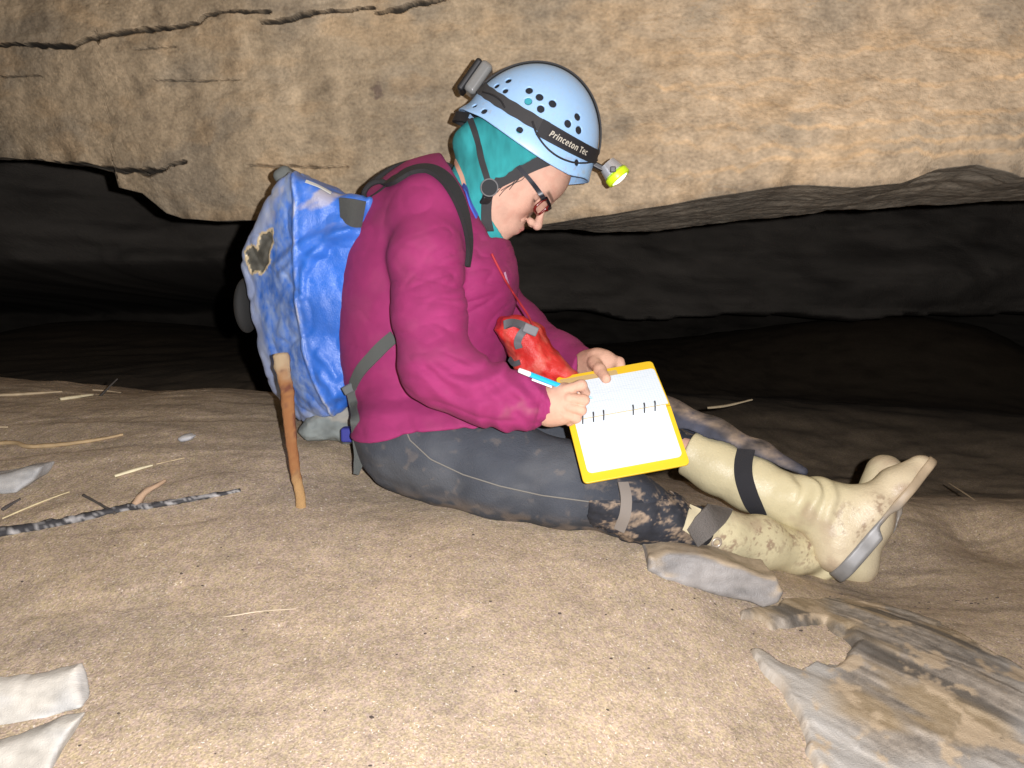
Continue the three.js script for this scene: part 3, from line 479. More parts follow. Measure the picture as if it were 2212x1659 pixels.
function sweaterF(x, y, z) {
  let d = sweaterBase(x, y, z); if (Math.abs(d) > 0.02) return d;
  // folds: rings inside the elbow and up the forearm, drag lines over the belly and at the hem
  const q = Math.hypot(x - crook.x, y - crook.y), front = smooth(-1.52, -1.44, z);
  const n1 = noise(x * 9, y * 9, z * 9);
  d += front * 0.0036 * Math.sin(q * 170 + 6 * n1) * smooth(0.15, 0.06, q) * smooth(0.015, 0.05, q) * smooth(0.0, 0.05, elbow.y + 0.05 - y + 0.4 * (x - elbow.x)) ;
  const along = (x - elbow.x); d += front * 0.0032 * Math.sin(along * 165 + y * 60 + 5 * noise(x * 8, y * 16, 4)) * smooth(0.04, 0.12, along) * smooth(0.31, 0.2, along) * smooth(elbow.y + 0.04, elbow.y - 0.02, y);
  const cu = (wristN.x - x) * dirN.x + (wristN.y - y) * dirN.y + (wristN.z - z) * dirN.z; if (x > crook.x) d += 0.0016 * smooth(0.0035, 0.001, Math.abs(cu - 0.022)) * front;
  const hem = y - hemA.y; d += 0.004 * noise(x * 9 + y * 6, y * 46 - x * 10, z * 8) * smooth(0.22, 0.06, hem) * smooth(-0.03, 0.02, -along + 0.05);
  d += 0.002 * fbm(x * 7 + 3 * y, y * 11, z * 9, 3) + 0.0022 * noise(x * 22 - y * 14, y * 11 + x * 8, z * 12) * smooth(0.05, 0.2, along + 0.1);
  const rg = (u, v, w) => Math.pow(1 - Math.min(1, Math.abs(noise(u, v, w)) * 2.2), 3);
  const armpit = smooth(0.16, 0.03, Math.hypot(x - pit.x, y - pit.y)); d += 0.0034 * armpit * rg(x * 14 + y * 6, y * 30 - x * 12, z * 9);
  d += 0.0024 * rg(x * 8 - y * 5, y * 22 + x * 10, z * 8 + 3) * smooth(0.55, 0.35, y) * (0.5 + 0.5 * front);
  d += 0.0026 * rg(x * 26 + y * 16, y * 9 - x * 6, z * 9 + 7) * smooth(0.10, 0.16, along) * smooth(0.32, 0.24, along) * front;
  d += 0.0016 * rg(x * 12 + y * 9, y * 13 - x * 8, z * 7 + 5) * smooth(0.35, 0.55, y);
  const u = x - at(835, 500, 1.5).x; d += 0.0008 * Math.sin(u * 40 - (y - 0.45) * 90) * smooth(0.14, 0.02, Math.abs(u)) * smooth(0.3, 0.42, y);
  return d;
}
function trousersF(x, y, z) {
  let d = smin(PELVIS(x, y, z), N_THIGH(x, y, z), 0.06); d = smin(d, F_THIGH(x, y, z), 0.03); if (Math.abs(d) > 0.02) return d;
  const hx = x - at(1080, 1000, 1.55).x;
  d += 0.0055 * fbm(x * 7, y * 11, z * 7, 3) + 0.002 * noise(x * 24, y * 34, z * 20); 
  d += 0.004 * Math.sin((x * 70 + y * 26) + 4 * noise(x * 7, y * 7)) * smooth(0.12, 0.26, hx) ;
  return d;
}
// head frame: origin between the ears, leaning forward
const HEAD = at(1106, 379, 1.665), HA = 48 * Math.PI / 180, HC = Math.cos(HA), HS = Math.sin(HA), YAW = 0.10, YC = Math.cos(YAW), YS = Math.sin(YAW);
const toHead = (x, y, z) => { const rx = x - HEAD.x, ry = y - HEAD.y, rz = z - HEAD.z, a = rx * HC - ry * HS, u = rx * HS + ry * HC; return [a * YC + rz * YS, u, -a * YS + rz * YC]; };
const fromHead = (lx, ly, lz) => { const a = lx * YC - lz * YS, rz = lx * YS + lz * YC; return V(HEAD.x + a * HC + ly * HS, HEAD.y - a * HS + ly * HC, HEAD.z + rz); };
const HP = {
  cran: ell(V(-0.018, 0.045, 0), 0.096, 0.086, 0.076), face: cap(V(0.022, 0.03, 0), V(0.034, -0.058, 0), 0.064, 0.047), fore: ell(V(0.046, 0.05, 0), 0.049, 0.055, 0.062),
  jawL: cap(V(-0.002, -0.05, 0.044), V(0.056, -0.094, 0.012), 0.026, 0.022), jawR: cap(V(-0.002, -0.05, -0.044), V(0.056, -0.094, -0.012), 0.026, 0.022), chin: ell(V(0.070, -0.098, 0), 0.020, 0.017, 0.02),
  ckL: ell(V(0.050, -0.032, 0.036), 0.031, 0.033, 0.026), ckR: ell(V(0.050, -0.032, -0.036), 0.031, 0.033, 0.026), brL: cap(V(0.086, 0.021, 0.010), V(0.070, 0.022, 0.042), 0.0085, 0.008), brR: cap(V(0.086, 0.021, -0.010), V(0.070, 0.022, -0.042), 0.0085, 0.008),
  nose: cap(V(0.087, 0.010, 0), V(0.1115, -0.0275, 0), 0.0062, 0.0085), tip: ell(V(0.1105, -0.031, 0), 0.0098, 0.0085, 0.0095), alL: ell(V(0.099, -0.035, 0.0105), 0.0098, 0.0078, 0.0068), alR: ell(V(0.099, -0.035, -0.0105), 0.0098, 0.0078, 0.0068),
  muz: ell(V(0.066, -0.062, 0), 0.029, 0.026, 0.032), ulip: cap(V(0.0945, -0.0575, 0), V(0.080, -0.0605, 0.021), 0.0055, 0.003), ulipR: cap(V(0.0945, -0.0575, 0), V(0.080, -0.0605, -0.021), 0.0055, 0.003), llip: cap(V(0.0915, -0.0685, 0), V(0.079, -0.0665, 0.019), 0.0062, 0.0035), llipR: cap(V(0.0915, -0.0685, 0), V(0.079, -0.0665, -0.019), 0.0062, 0.0035),
  sockL: ell(V(0.090, 0.004, 0.033), 0.019, 0.013, 0.018), sockR: ell(V(0.090, 0.004, -0.033), 0.019, 0.013, 0.018), eyeL: ell(V(0.0655, 0.003, 0.0325), 0.0128, 0.0125, 0.0135), eyeR: ell(V(0.0655, 0.003, -0.0325), 0.0128, 0.0125, 0.0135),
  noL: ell(V(0.1015, -0.0415, 0.0062), 0.0055, 0.004, 0.003), noR: ell(V(0.1015, -0.0415, -0.0062), 0.0055, 0.004, 0.003), mouth: cap(V(0.1, -0.0630, 0), V(0.080, -0.0632, 0.022), 0.0017, 0.001), fold: cap(V(0.086, -0.043, 0.022), V(0.068, -0.072, 0.031), 0.002, 0.0014),
};
function skullF(x, y, z) {
  let d = smin(HP.cran(x, y, z), HP.fore(x, y, z), 0.03); d = smin(d, HP.face(x, y, z), 0.03); d = smin(d, Math.min(HP.jawL(x, y, z), HP.jawR(x, y, z)), 0.035); return d;
}
function headL(x, y, z) {
  let d = smin(skullF(x, y, z), HP.chin(x, y, z), 0.022); d = smin(d, Math.min(HP.ckL(x, y, z), HP.ckR(x, y, z)), 0.022); d = smin(d, HP.muz(x, y, z), 0.02); d = smin(d, Math.min(HP.brL(x, y, z), HP.brR(x, y, z)), 0.016);
  d = smax(d, -Math.min(HP.sockL(x, y, z), HP.sockR(x, y, z)), 0.012); d = smin(d, Math.min(HP.eyeL(x, y, z), HP.eyeR(x, y, z)), 0.004);
  d = smin(d, HP.nose(x, y, z), 0.014); d = smin(d, HP.tip(x, y, z), 0.008); d = smin(d, Math.min(HP.alL(x, y, z), HP.alR(x, y, z)), 0.006); d = smax(d, -Math.min(HP.noL(x, y, z), HP.noR(x, y, z)), 0.003);
  d = smin(d, Math.min(HP.ulip(x, y, z), HP.ulipR(x, y, z)), 0.006); d = smin(d, Math.min(HP.llip(x, y, z), HP.llipR(x, y, z)), 0.006); d = smax(d, -HP.mouth(x, y, z), 0.003); d = smax(d, -HP.fold(x, y, z), 0.006);
  return d;
}
const NECK = limb([[1072, 400, 1.67, 0.058], [1020, 430, 1.685, 0.062], [975, 470, 1.69, 0.075]], 0.03);
const headW = (x, y, z) => { const [a, b, c] = toHead(x, y, z); return headL(a, b, c); };
const headF = (x, y, z) => smin(headW(x, y, z), NECK(x, y, z), 0.035);
const skin = [0.64, 0.385, 0.285];
function skinColor(x, y, z) {
  const [a, b, c] = toHead(x, y, z), s = Math.abs(c); let k = tint(skin, 1 + 0.10 * fbm(x * 40, y * 40, z * 40, 3)); k = mixc(k, [0.60, 0.30, 0.22], 0.35 * smooth(0.05, 0.5, fbm(x * 55, y * 55, z * 55 + 4, 3)));
  const flush = smooth(0.035, 0.0, Math.hypot(a - 0.07, b + 0.03, s - 0.04)); k = mixc(k, [0.66, 0.33, 0.24], 0.5 * flush);
  k = mixc(k, [0.70, 0.40, 0.33], 0.6 * smooth(0.016, 0.006, Math.hypot(a - 0.108, b + 0.033, c)));
  const lip = Math.min(HP.ulip(a, b, s), HP.llip(a, b, s)); k = mixc(k, [0.50, 0.17, 0.15], 0.8 * smooth(0.004, 0.0, lip));
  const brow = smooth(0.0045, 0.002, Math.abs(b - 0.0265 - 0.06 * (s - 0.03))) * smooth(0.008, 0.014, s) * smooth(0.052, 0.044, s) * (a > 0.05 ? 1 : 0); k = mixc(k, [0.07, 0.045, 0.035], 0.75 * brow);
  const lash = smooth(0.0025, 0.001, Math.abs(b + 0.0035)) * smooth(0.015, 0.012, Math.abs(s - 0.0325)) * smooth(0.004, 0, Math.min(HP.eyeL(a, b, s))); k = mixc(k, [0.03, 0.02, 0.02], 0.9 * lash);
  const hair = smooth(0.016, 0.0, a + 0.0 + 0.012 * noise(b * 90, s * 20, 3)) * smooth(-0.055, -0.03, b); return mixc(k, [0.06, 0.042, 0.035], 0.7 * hair);
}
// hands: [px, py, depth, radius] chains
const fingersN = [
  [[1222, 842, 1.398, 0.0098], [1256, 832, 1.402, 0.009], [1265, 848, 1.418, 0.0084]], [[1228, 860, 1.390, 0.0094], [1262, 864, 1.396, 0.0086], [1250, 878, 1.415, 0.008]],
  [[1227, 878, 1.391, 0.009], [1256, 886, 1.398, 0.0082], [1240, 899, 1.415, 0.0082]], [[1220, 895, 1.398, 0.0095], [1245, 903, 1.404, 0.0082], [1230, 912, 1.418, 0.0074]], [[1200, 858, 1.428, 0.013], [1232, 842, 1.432, 0.0105], [1262, 853, 1.432, 0.0088]]];
const palmN = limb([[1150, 872, 1.43, 0.028], [1186, 879, 1.43, 0.027], [1206, 874, 1.418, 0.025], [1222, 868, 1.408, 0.022]], 0.02), palmN2 = limb([[1190, 893, 1.425, 0.018], [1220, 893, 1.412, 0.016]], 0.02), palmN3 = limb([[1190, 858, 1.425, 0.018], [1221, 846, 1.408, 0.014]], 0.02);
const fN = fingersN.map((f) => limb(f, 0.006));
const handN = (x, y, z) => { let d = smin(smin(palmN(x, y, z), palmN2(x, y, z), 0.02), palmN3(x, y, z), 0.02); for (let i = 0; i < 5; i++) d = smin(d, fN[i](x, y, z), 0.0018); return d; };
const fingersF = [
  [[1322, 778, 1.545, 0.0095], [1338, 782, 1.553, 0.009], [1345, 800, 1.548, 0.0082]], [[1312, 774, 1.55, 0.01], [1330, 780, 1.566, 0.0095], [1338, 804, 1.558, 0.0085]],
  [[1303, 774, 1.56, 0.0098], [1318, 784, 1.578, 0.0092], [1324, 808, 1.565, 0.0082]], [[1296, 778, 1.57, 0.009], [1308, 788, 1.586, 0.0082], [1312, 808, 1.572, 0.0074]], [[1284, 784, 1.535, 0.0125], [1296, 799, 1.508, 0.0112], [1309, 818, 1.482, 0.0095]]];
const palmF = limb([[1255, 790, 1.63, 0.028], [1275, 788, 1.59, 0.026], [1292, 782, 1.56, 0.023], [1310, 780, 1.55, 0.018]], 0.02);
const fF = fingersF.map((f) => limb(f, 0.006));
const handF = (x, y, z) => { let d = palmF(x, y, z); for (let i = 0; i < 5; i++) d = smin(d, fF[i](x, y, z), i < 4 ? 0.007 : 0.009); return d; };
const handColor = (x, y, z) => { const q = fbm(x * 60, y * 60, z * 60, 3); let c = tint([0.60, 0.355, 0.25], 1 + 0.12 * q); for (const f of [...fingersN, ...fingersF]) for (let i = 1; i < 3; i++) { const p = at(f[i][0], f[i][1], f[i][2]); const d = Math.hypot(x - p.x, y - p.y, z - p.z); if (d < 0.013) c = mixc(c, [0.62, 0.31, 0.23], 0.3 * smooth(0.013, 0.004, d)); } return c; };

const F_SHIN = limb([[1470, 968, 1.745, 0.050], [1550, 1010, 1.715, 0.054], [1625, 1045, 1.685, 0.055], [1700, 1078, 1.65, 0.049], [1752, 1096, 1.625, 0.048]], 0.02);
const N_SHIN = limb([[1480, 1136, 1.53, 0.042], [1560, 1156, 1.56, 0.046], [1640, 1172, 1.60, 0.049], [1720, 1190, 1.645, 0.046], [1780, 1203, 1.68, 0.043]], 0.02);
const seat = onFloor(860, 1052);
const person = thing('person', 'person in magenta top and dark trousers sitting on sand, bent over, writing in notebook', 'person', V(seat.x, seat.y, -1.68));
{ // body: one skin from the crown to the feet; clothing lies over it
  const inner = (x, y, z) => Math.min(sweaterBase(x, y, z), trousersF(x, y, z)) + 0.014;
  const coreG = net((x, y, z) => Math.min(inner(x, y, z), F_SHIN(x, y, z) + 0.02, N_SHIN(x, y, z) + 0.02), V(-0.45, -0.35, -2.1), V(1.0, 0.75, -1.25), 0.012, skinColor);
  const hd = net(headF, fromHead(0, 0, 0).add(V(-0.16, -0.17, -0.13)), fromHead(0, 0, 0).add(V(0.17, 0.17, 0.13)), 0.0021, skinColor);
  const h1 = net(handN, at(1150, 940, 1.5), at(1300, 800, 1.34), 0.0018, handColor), h2 = net(handF, at(1240, 850, 1.66), at(1380, 740, 1.44), 0.0018, handColor);
  part('body', mergeGeometries([coreG, hd, h1, h2]), vmat(0.52, { bumpMap: rep(fineBump, 10), bumpScale: 0.0010, specularIntensity: 0.6 }), person);
}
// clothing
{
  const base = [0.285, 0.018, 0.112];
  const g = net(sweaterF, V(-0.45, -0.12, -2.1), V(0.35, 0.80, -1.30), 0.0031, (x, y, z, nx, ny, nz) => {
    let c = tint(base, 1 + 0.10 * fbm(x * 9, y * 9, z * 9, 4) + 0.08 * noise(x * 70, y * 70, z * 70));
    const dust = smooth(0.1, 0.55, fbm(x * 12, y * 14, z * 12, 4)) * (smooth(0.03, 0.0, Math.abs(y - (elbow.y - 0.055))) * smooth(-0.06, 0.02, x - elbow.x) * 0.28 + 0.03); c = mixc(c, [0.42, 0.25, 0.2], dust);
    return c;
  });
  part('sweater', g, vmat(0.78, { bumpMap: rep(knitBump, 9), bumpScale: 0.0009, sheen: 0.25, sheenRoughness: 0.7, sheenColor: new THREE.Color(0.35, 0.1, 0.22) }), person);
}
{
  const g = net(trousersF, V(-0.40, -0.35, -2.1), V(0.62, 0.25, -1.3), 0.004, (x, y, z, nx, ny, nz) => {
    let c = tint([0.043, 0.049, 0.060], 1 + 0.35 * fbm(x * 8, y * 9, z * 8, 4));
    const hx = smooth(0.10, 0.24, x); c = mixc(c, [0.018, 0.02, 0.028], hx * 0.7);
    const rub = smooth(0.0, 0.5, fbm(x * 6, y * 8, z * 7, 4)); c = mixc(c, [0.10, 0.105, 0.112], 0.45 * rub * (1 - hx));
    const m = 0.9 * smooth(0.1, 0.6, fbm(x * 26 + 2, y * 55, z * 24, 5, 0.7) + 0.3 * fbm(x * 90, y * 90, z * 90, 2)) * (hx * 0.9 + 0.10), low = smooth(0.06, 0.0, y - floorHeight(x, z)) * smooth(-0.1, 0.3, fbm(x * 20, y * 20, z * 20, 3));
    c = mixc(c, mud, clamp(m * (0.10 + 0.6 * hx) + 0.35 * low)); const spot = smooth(0.42, 0.55, noise(x * 55, y * 55, z * 55)); return mixc(c, mud, 0.12 * spot);
  });
  const t = part('trousers', g, vmat(0.82, { bumpMap: rep(fineBump, 5), bumpScale: 0.0012 }), person);
  const sc = curve([[868, 905], [885, 950], [930, 992], [1000, 1025], [1080, 1050], [1170, 1070], [1290, 1086]]), pts = []; for (let px = 868; px <= 1290; px += 6) pts.push(meet(px, sc(px), trousersF, 0.0008).p);
  part('seam', rod(pts, 0.0016, { radial: 5, sub: 2 }), mat([0.17, 0.16, 0.14], 0.9), t);
}
// scarf (a stretchy tube over head and neck)
const scarfAll = (x, y, z) => {
  const [a, b, c] = toHead(x, y, z);
  let h = skullF(a, b, c) - 0.007; const nape = ell(V(-0.105, -0.012, 0), 0.040, 0.045, 0.05)(a, b, c); h = smin(h, nape, 0.04);
  h = smax(h, a + 0.004 - 0.30 * Math.max(0, b + 0.036) - 0.010 * smooth(-0.04, -0.075, b) - smooth(-0.085, -0.125, b) * 0.30, 0.006);
  let n = smin(SCARFNECK(x, y, z), h, 0.04); const band = cap(V(0.015, -0.105, 0.0), V(0.055, -0.127, 0), 0.036, 0.022, 1.3)(a, b, c); n = smin(n, band, 0.02);
  if (a > -0.004 + 0.30 * Math.max(0, b + 0.036) + 0.010 * smooth(-0.04, -0.075, b) && b > -0.107) n = Math.max(n, 0.0025 - headW(x, y, z));
  return n + 0.0025 * noise(x * 40, y * 18, z * 20) + 0.002 * noise(x * 90 + y * 30, y * 20, z * 30);
};
const SCARFNECK = limb([[1055, 395, 1.67, 0.062], [1020, 425, 1.685, 0.060], [1000, 470, 1.69, 0.064], [1000, 520, 1.69, 0.07]], 0.03);
part('scarf', net(scarfAll, at(930, 590, 1.85), at(1240, 190, 1.5), 0.003, (x, y, z) => tint([0.030, 0.335, 0.345], 1 + 0.12 * fbm(x * 20, y * 20, z * 20, 3) + 0.15 * noise(x * 160, y * 40, z * 60))), vmat(0.85, { bumpMap: rep(knitBump, 12), bumpScale: 0.0008 }), person);
// undershirt showing at the collar, and the zip seam below the chin
{
  const skinS = [[984, 348], [991, 365], [999, 384], [1004, 402]].map(([x, y]) => meet(x, y, (a, b, c) => Math.min(sweaterF(a, b, c), scarfAll(a, b, c)), 0.0012));
  part('undershirt', ribbon(skinS.map((m) => m.p), 0.009, skinS.map((m) => m.n), 0.002), mat([0.62, 0.36, 0.25], 0.7), person, 'tan edge of a garment showing at the collar');
  const blue = [[1001, 402], [1008, 420], [1017, 445], [1029, 468]].map(([x, y]) => meet(x, y, (a, b, c) => Math.min(sweaterF(a, b, c), scarfAll(a, b, c)), 0.0014));
  part('undershirt', ribbon(blue.map((m) => m.p), 0.012, blue.map((m) => m.n), 0.003), mat([0.06, 0.12, 0.55], 0.8), person, 'blue collar showing at the neck');
}
// boots
const F_FOOT = limb([[1752, 1098, 1.625, 0.048], [1806, 1150, 1.61, 0.050], [1818, 1190, 1.605, 0.038]], 0.02), F_FOOT2 = limb([[1806, 1190, 1.605, 0.040], [1880, 1104, 1.598, 0.040], [1942, 1056, 1.598, 0.036], [1990, 1014, 1.60, 0.028]], 0.03, 1.08), F_INST = limb([[1770, 1084, 1.62, 0.046], [1872, 1096, 1.6, 0.036]], 0.03);
const N_FOOT = limb([[1780, 1203, 1.68, 0.043], [1850, 1218, 1.705, 0.037]], 0.02), N_FOOT2 = limb([[1848, 1216, 1.70, 0.036], [1880, 1120, 1.735, 0.042], [1912, 1020, 1.76, 0.040]], 0.03, 1.1);
function boot(shaft, feet, top, topDir, sole, label, crease, spots) {
  const raw = (x, y, z) => { let d = shaft(x, y, z); for (const f of feet) d = smin(d, f(x, y, z), 0.03); return d; };
  const solid = (x, y, z) => { let d = raw(x, y, z); if (d > 0.03) return d; d = smax(d, (x - top.x) * topDir.x + (y - top.y) * topDir.y + (z - top.z) * topDir.z, 0.004); d = smax(d, (x - sole.p.x) * sole.n.x + (y - sole.p.y) * sole.n.y + (z - sole.p.z) * sole.n.z, 0.006);
    if (Math.abs(d) < 0.02) { const q = Math.hypot(x - crease.x, y - crease.y, z - crease.z), s = (x - crease.x) * crease.dx + (y - crease.y) * crease.dy; d += 0.0042 * Math.sin(s * 150 + 4 * noise(x * 12, y * 12, z * 12)) * smooth(0.085, 0.02, q); d += 0.0025 * fbm(x * 11, y * 11, z * 11, 3); } return d; };
  const bore = (x, y, z) => { const d = solid(x, y, z); if (d > 0.03) return d; const s = (x - top.x) * topDir.x + (y - top.y) * topDir.y + (z - top.z) * topDir.z; return smax(d, -Math.max(shaft(x, y, z) + 0.008, -s - 0.05), 0.002); };
  const col = (x, y, z) => {
    let c = tint([0.55, 0.485, 0.30], 1 + 0.07 * fbm(x * 8, y * 8, z * 8, 3)); const sd = (x - sole.p.x) * sole.n.x + (y - sole.p.y) * sole.n.y + (z - sole.p.z) * sole.n.z;
    c = mixc(c, [0.60, 0.50, 0.35], smooth(-0.12, -0.02, sd) * 0.7); const m = smooth(0.12, 0.6, fbm(x * 60 + 5, y * 60, z * 60, 4, 0.75) + 0.3 * noise(x * 18, y * 18, z * 18)); let near = 0; for (const [p, r] of spots) near = Math.max(near, smooth(r, r * 0.3, Math.hypot(x - p.x, y - p.y, z - p.z)));
    c = mixc(c, [0.27, 0.19, 0.125], clamp(0.9 * m * near + 0.25 * near * smooth(0.2, 0.5, noise(x * 120, y * 120, z * 120))));
    c = mixc(c, mud, 0.55 * smooth(0.25, 0.6, fbm(x * 9, y * 9, z * 9, 4)) + 0.3 * smooth(-0.035, -0.004, sd) * smooth(-0.2, 0.4, noise(x * 25, y * 25, z * 25))); return c; };
  const b = part('boot', net(bore, V(0.3, -0.33, -2.0), V(1.05, 0.16, -1.38), 0.0032, col), vmat(0.34, { bumpMap: rep(fineBump, 4), bumpScale: 0.0008, specularIntensity: 0.7 }), person, label);
  const soleF = (x, y, z) => { let f = 1e9; for (const q of feet) f = Math.min(f, q(x, y, z)); const s = (x - sole.p.x) * sole.n.x + (y - sole.p.y) * sole.n.y + (z - sole.p.z) * sole.n.z, u = (x - sole.p.x) * sole.u.x + (y - sole.p.y) * sole.u.y + (z - sole.p.z) * sole.u.z, heel = smooth(-0.03, -0.05, u), arch = smooth(-0.05, -0.035, u) * smooth(0.02, -0.005, u);
    const t = sole.t + 0.014 * heel * sole.t / 0.018 - 0.008 * arch + 0; f = sole.foot(x - s * sole.n.x, y - s * sole.n.y, z - s * sole.n.z); return smax(smax(f - 0.004, s - t, 0.006), -s - 0.004, 0.004); };
  part('sole', net(soleF, V(0.5, -0.33, -2.0), V(1.05, 0.16, -1.38), 0.0028, (x, y, z) => { const u = (x - sole.p.x) * sole.u.x + (y - sole.p.y) * sole.u.y + (z - sole.p.z) * sole.u.z, q = smooth(-0.02, 0.05, u + 0.05 * noise(x * 20, y * 20, z * 20)); return tint(mixc([0.20, 0.195, 0.185], [0.36, 0.28, 0.185], q), 1 + 0.3 * fbm(x * 25, y * 25, z * 25, 3)); }), vmat(0.42), b);
  return { solid, mesh: b };
}
const unit = (v) => v.normalize();
const soleF = { p: at(1922, 1118, 1.6), n: unit(V(0.76, -0.60, 0.42)) };
soleF.t = 0.014; soleF.p = at(1912, 1104, 1.6); soleF.u = unit(V(0.62, 0.78, 0).addScaledVector(soleF.n, -(0.62 * soleF.n.x + 0.78 * soleF.n.y))); soleF.foot = (x, y, z) => smin(F_FOOT2(x, y, z), F_FOOT(x, y, z), 0.03) - 0.0;
const tF = at(1484, 980, 1.74), tdF = at(1484, 980, 1.74).sub(at(1625, 1045, 1.685)).normalize(), cF = at(1748, 1080, 1.60);
const farBoot = boot(F_SHIN, [F_FOOT, F_FOOT2, F_INST], tF, tdF, soleF, 'cream rubber boot crossed in front, its dark wet sole turned to the right', { x: cF.x, y: cF.y, z: cF.z, dx: 0.9, dy: -0.35 }, [[at(1840, 1130, 1.56), 0.055], [at(1900, 1110, 1.56), 0.06]]);
const soleN = { p: at(1900, 1150, 1.72), n: unit(V(0.93, -0.22, 0.1)) };
soleN.t = 0.010; soleN.p = at(1930, 1120, 1.735); soleN.u = unit(V(0.3, 0.95, -0.1).addScaledVector(soleN.n, -(0.3 * soleN.n.x - 0.22 * 0.95 - 0.01))); soleN.foot = (x, y, z) => smin(N_FOOT2(x, y, z), N_FOOT(x, y, z), 0.03);
const tN = at(1494, 1140, 1.535), tdN = tN.clone().sub(at(1640, 1172, 1.6)).normalize(), cN = at(1770, 1215, 1.63);
const nearBoot = boot(N_SHIN, [N_FOOT, N_FOOT2], tN, tdN, soleN, 'cream rubber boot underneath, mud spattered along its shaft', { x: cN.x, y: cN.y, z: cN.z, dx: 0.5, dy: -0.9 }, [[at(1640, 1160, 1.55), 0.075], [at(1700, 1150, 1.58), 0.05], [at(1740, 1190, 1.6), 0.05], [at(1560, 1170, 1.52), 0.05]]);
// knee and shin pads
{
  const padA = limb([[1372, 888, 1.79, 0.062], [1440, 912, 1.77, 0.050], [1540, 946, 1.735, 0.040], [1640, 985, 1.69, 0.030], [1735, 1018, 1.645, 0.010]], 0.02);
  const f = (x, y, z) => smax(padA(x, y, z) + 0.003 * noise(x * 20, y * 20, z * 20), -(F_SHIN(x, y, z) - 0.003), 0.004);
  const topL = curve([[1380, 850], [1440, 862], [1560, 902], [1650, 950], [1740, 1012]].map(([x, y]) => { const p = at(x, y, 1.72); return [p.x, p.y]; }));
  const pad = part('shin_pad', net(f, V(0.1, -0.2, -2.0), V(0.75, 0.25, -1.4), 0.0035, (x, y, z, nx, ny, nz) => { const up = topL(x) - y, m = smooth(0.038, 0.018, up + 0.02 * noise(x * 14, y * 20, z * 14)) * smooth(0.60, 0.52, x), n = fbm(x * 20, y * 20, z * 20, 4); return mixc(tint([0.035, 0.038, 0.055], 1 + n), tint([0.24, 0.18, 0.13], 1 + 0.7 * n), clamp(m * (0.6 + 0.5 * fbm(x * 30, y * 70, z * 30, 4, 0.7)))); }), vmat(0.75), person, 'mud caked dark pad over the far shin');
  const st = [[1612, 972], [1606, 1000], [1607, 1030], [1616, 1062], [1628, 1090], [1640, 1110]].map(([x, y]) => meet(x, y, (a, b, c) => Math.min(farBoot.solid(a, b, c), f(a, b, c)), 0.001)), back = [[1645, 1110, 1.74], [1660, 1040, 1.77], [1630, 975, 1.76]].map((q) => at(...q));
  part('strap', ribbon([...st.map((m) => m.p)], 0.036, st.map((m) => m.n), 0.0035), mat([0.018, 0.018, 0.022], 0.8, { bumpMap: rep(fineBump, 20), bumpScale: 0.001 }), pad);
  const cu = limb([[1318, 1078, 1.485, 0.062], [1370, 1098, 1.482, 0.058], [1430, 1120, 1.49, 0.05], [1488, 1140, 1.505, 0.045]], 0.02);
  const kp = (x, y, z) => smax(smax(cu(x, y, z) + 0.006 * fbm(x * 18, y * 18, z * 18, 3), -(N_THIGH(x, y, z) - 0.001), 0.003), -(z + 1.56), 0.004);
  const knee = part('knee_pad', net(kp, V(0.12, -0.3, -1.7), V(0.45, 0.02, -1.35), 0.003, (x, y, z) => { const n = fbm(x * 18, y * 40, z * 18, 5, 0.7), g = fbm(x * 90, y * 90, z * 90, 3, 0.7); return mixc(tint([0.016, 0.018, 0.025], 1 + 0.5 * n), tint(mud, 0.62 + 0.45 * g), 0.85 * smooth(0.0, 0.55, n + 0.35 * g + 0.22 * Math.sin((x - 0.17) * 55))); }), vmat(0.8), person, 'black knee pad smeared with tan mud');
  const W = (x, y, o) => meet(x, y, (a, b, c) => Math.min(kp(a, b, c), nearBoot.solid(a, b, c), trousersF(a, b, c)), o);
  const s1 = [[1345, 1042], [1352, 1075], [1350, 1110], [1338, 1145]].map(([x, y]) => W(x, y, 0.002)); part('strap', ribbon(s1.map((m) => m.p), 0.020, s1.map((m) => m.n), 0.003), mat([0.19, 0.165, 0.14], 0.85), knee);
  const s2 = [[1556, 1098], [1538, 1118], [1516, 1140], [1494, 1162]].map(([x, y]) => W(x, y, 0.003)); part('flap', ribbon(s2.map((m) => m.p), 0.047, s2.map((m) => m.n), 0.004), mat([0.15, 0.135, 0.12], 0.7, { bumpMap: rep(fineBump, 10), bumpScale: 0.002 }), knee, 'muddy grey strap end');
  const s4 = [[1502, 1096], [1492, 1122], [1482, 1150]].map(([x, y]) => W(x, y, 0.001)); part('lining', ribbon(s4.map((m) => m.p), 0.022, s4.map((m) => m.n), 0.002), mat([0.62, 0.55, 0.36], 0.7), knee);
  const eb = meet(1548, 1172, nearBoot.solid, 0.001); const ey = new THREE.TorusGeometry(0.0085, 0.0028, 8, 20); ey.lookAt(eb.n); ey.translate(eb.p.x, eb.p.y, eb.p.z); part('eyelet', ey, mat([0.5, 0.42, 0.33], 0.35, { metalness: 0.4 }), nearBoot.mesh);
}
// a few strands of hair slipped out before the ear
{
  const hs = [[[1128, 376], [1116, 392], [1098, 402], [1082, 412]], [[1120, 380], [1106, 398], [1090, 410], [1078, 424]], [[1140, 372], [1128, 388], [1112, 396], [1100, 410]], [[1112, 384], [1098, 396], [1084, 404], [1074, 416]], [[1134, 374], [1120, 386], [1108, 398], [1094, 404]]];
  part('hair', mergeGeometries(hs.map((h) => rod(h.map(([x, y]) => meet(x, y, headF, 0.0006).p), 0.0008, { radial: 5, sub: 5 }))), mat([0.045, 0.03, 0.024], 0.5), person);
}
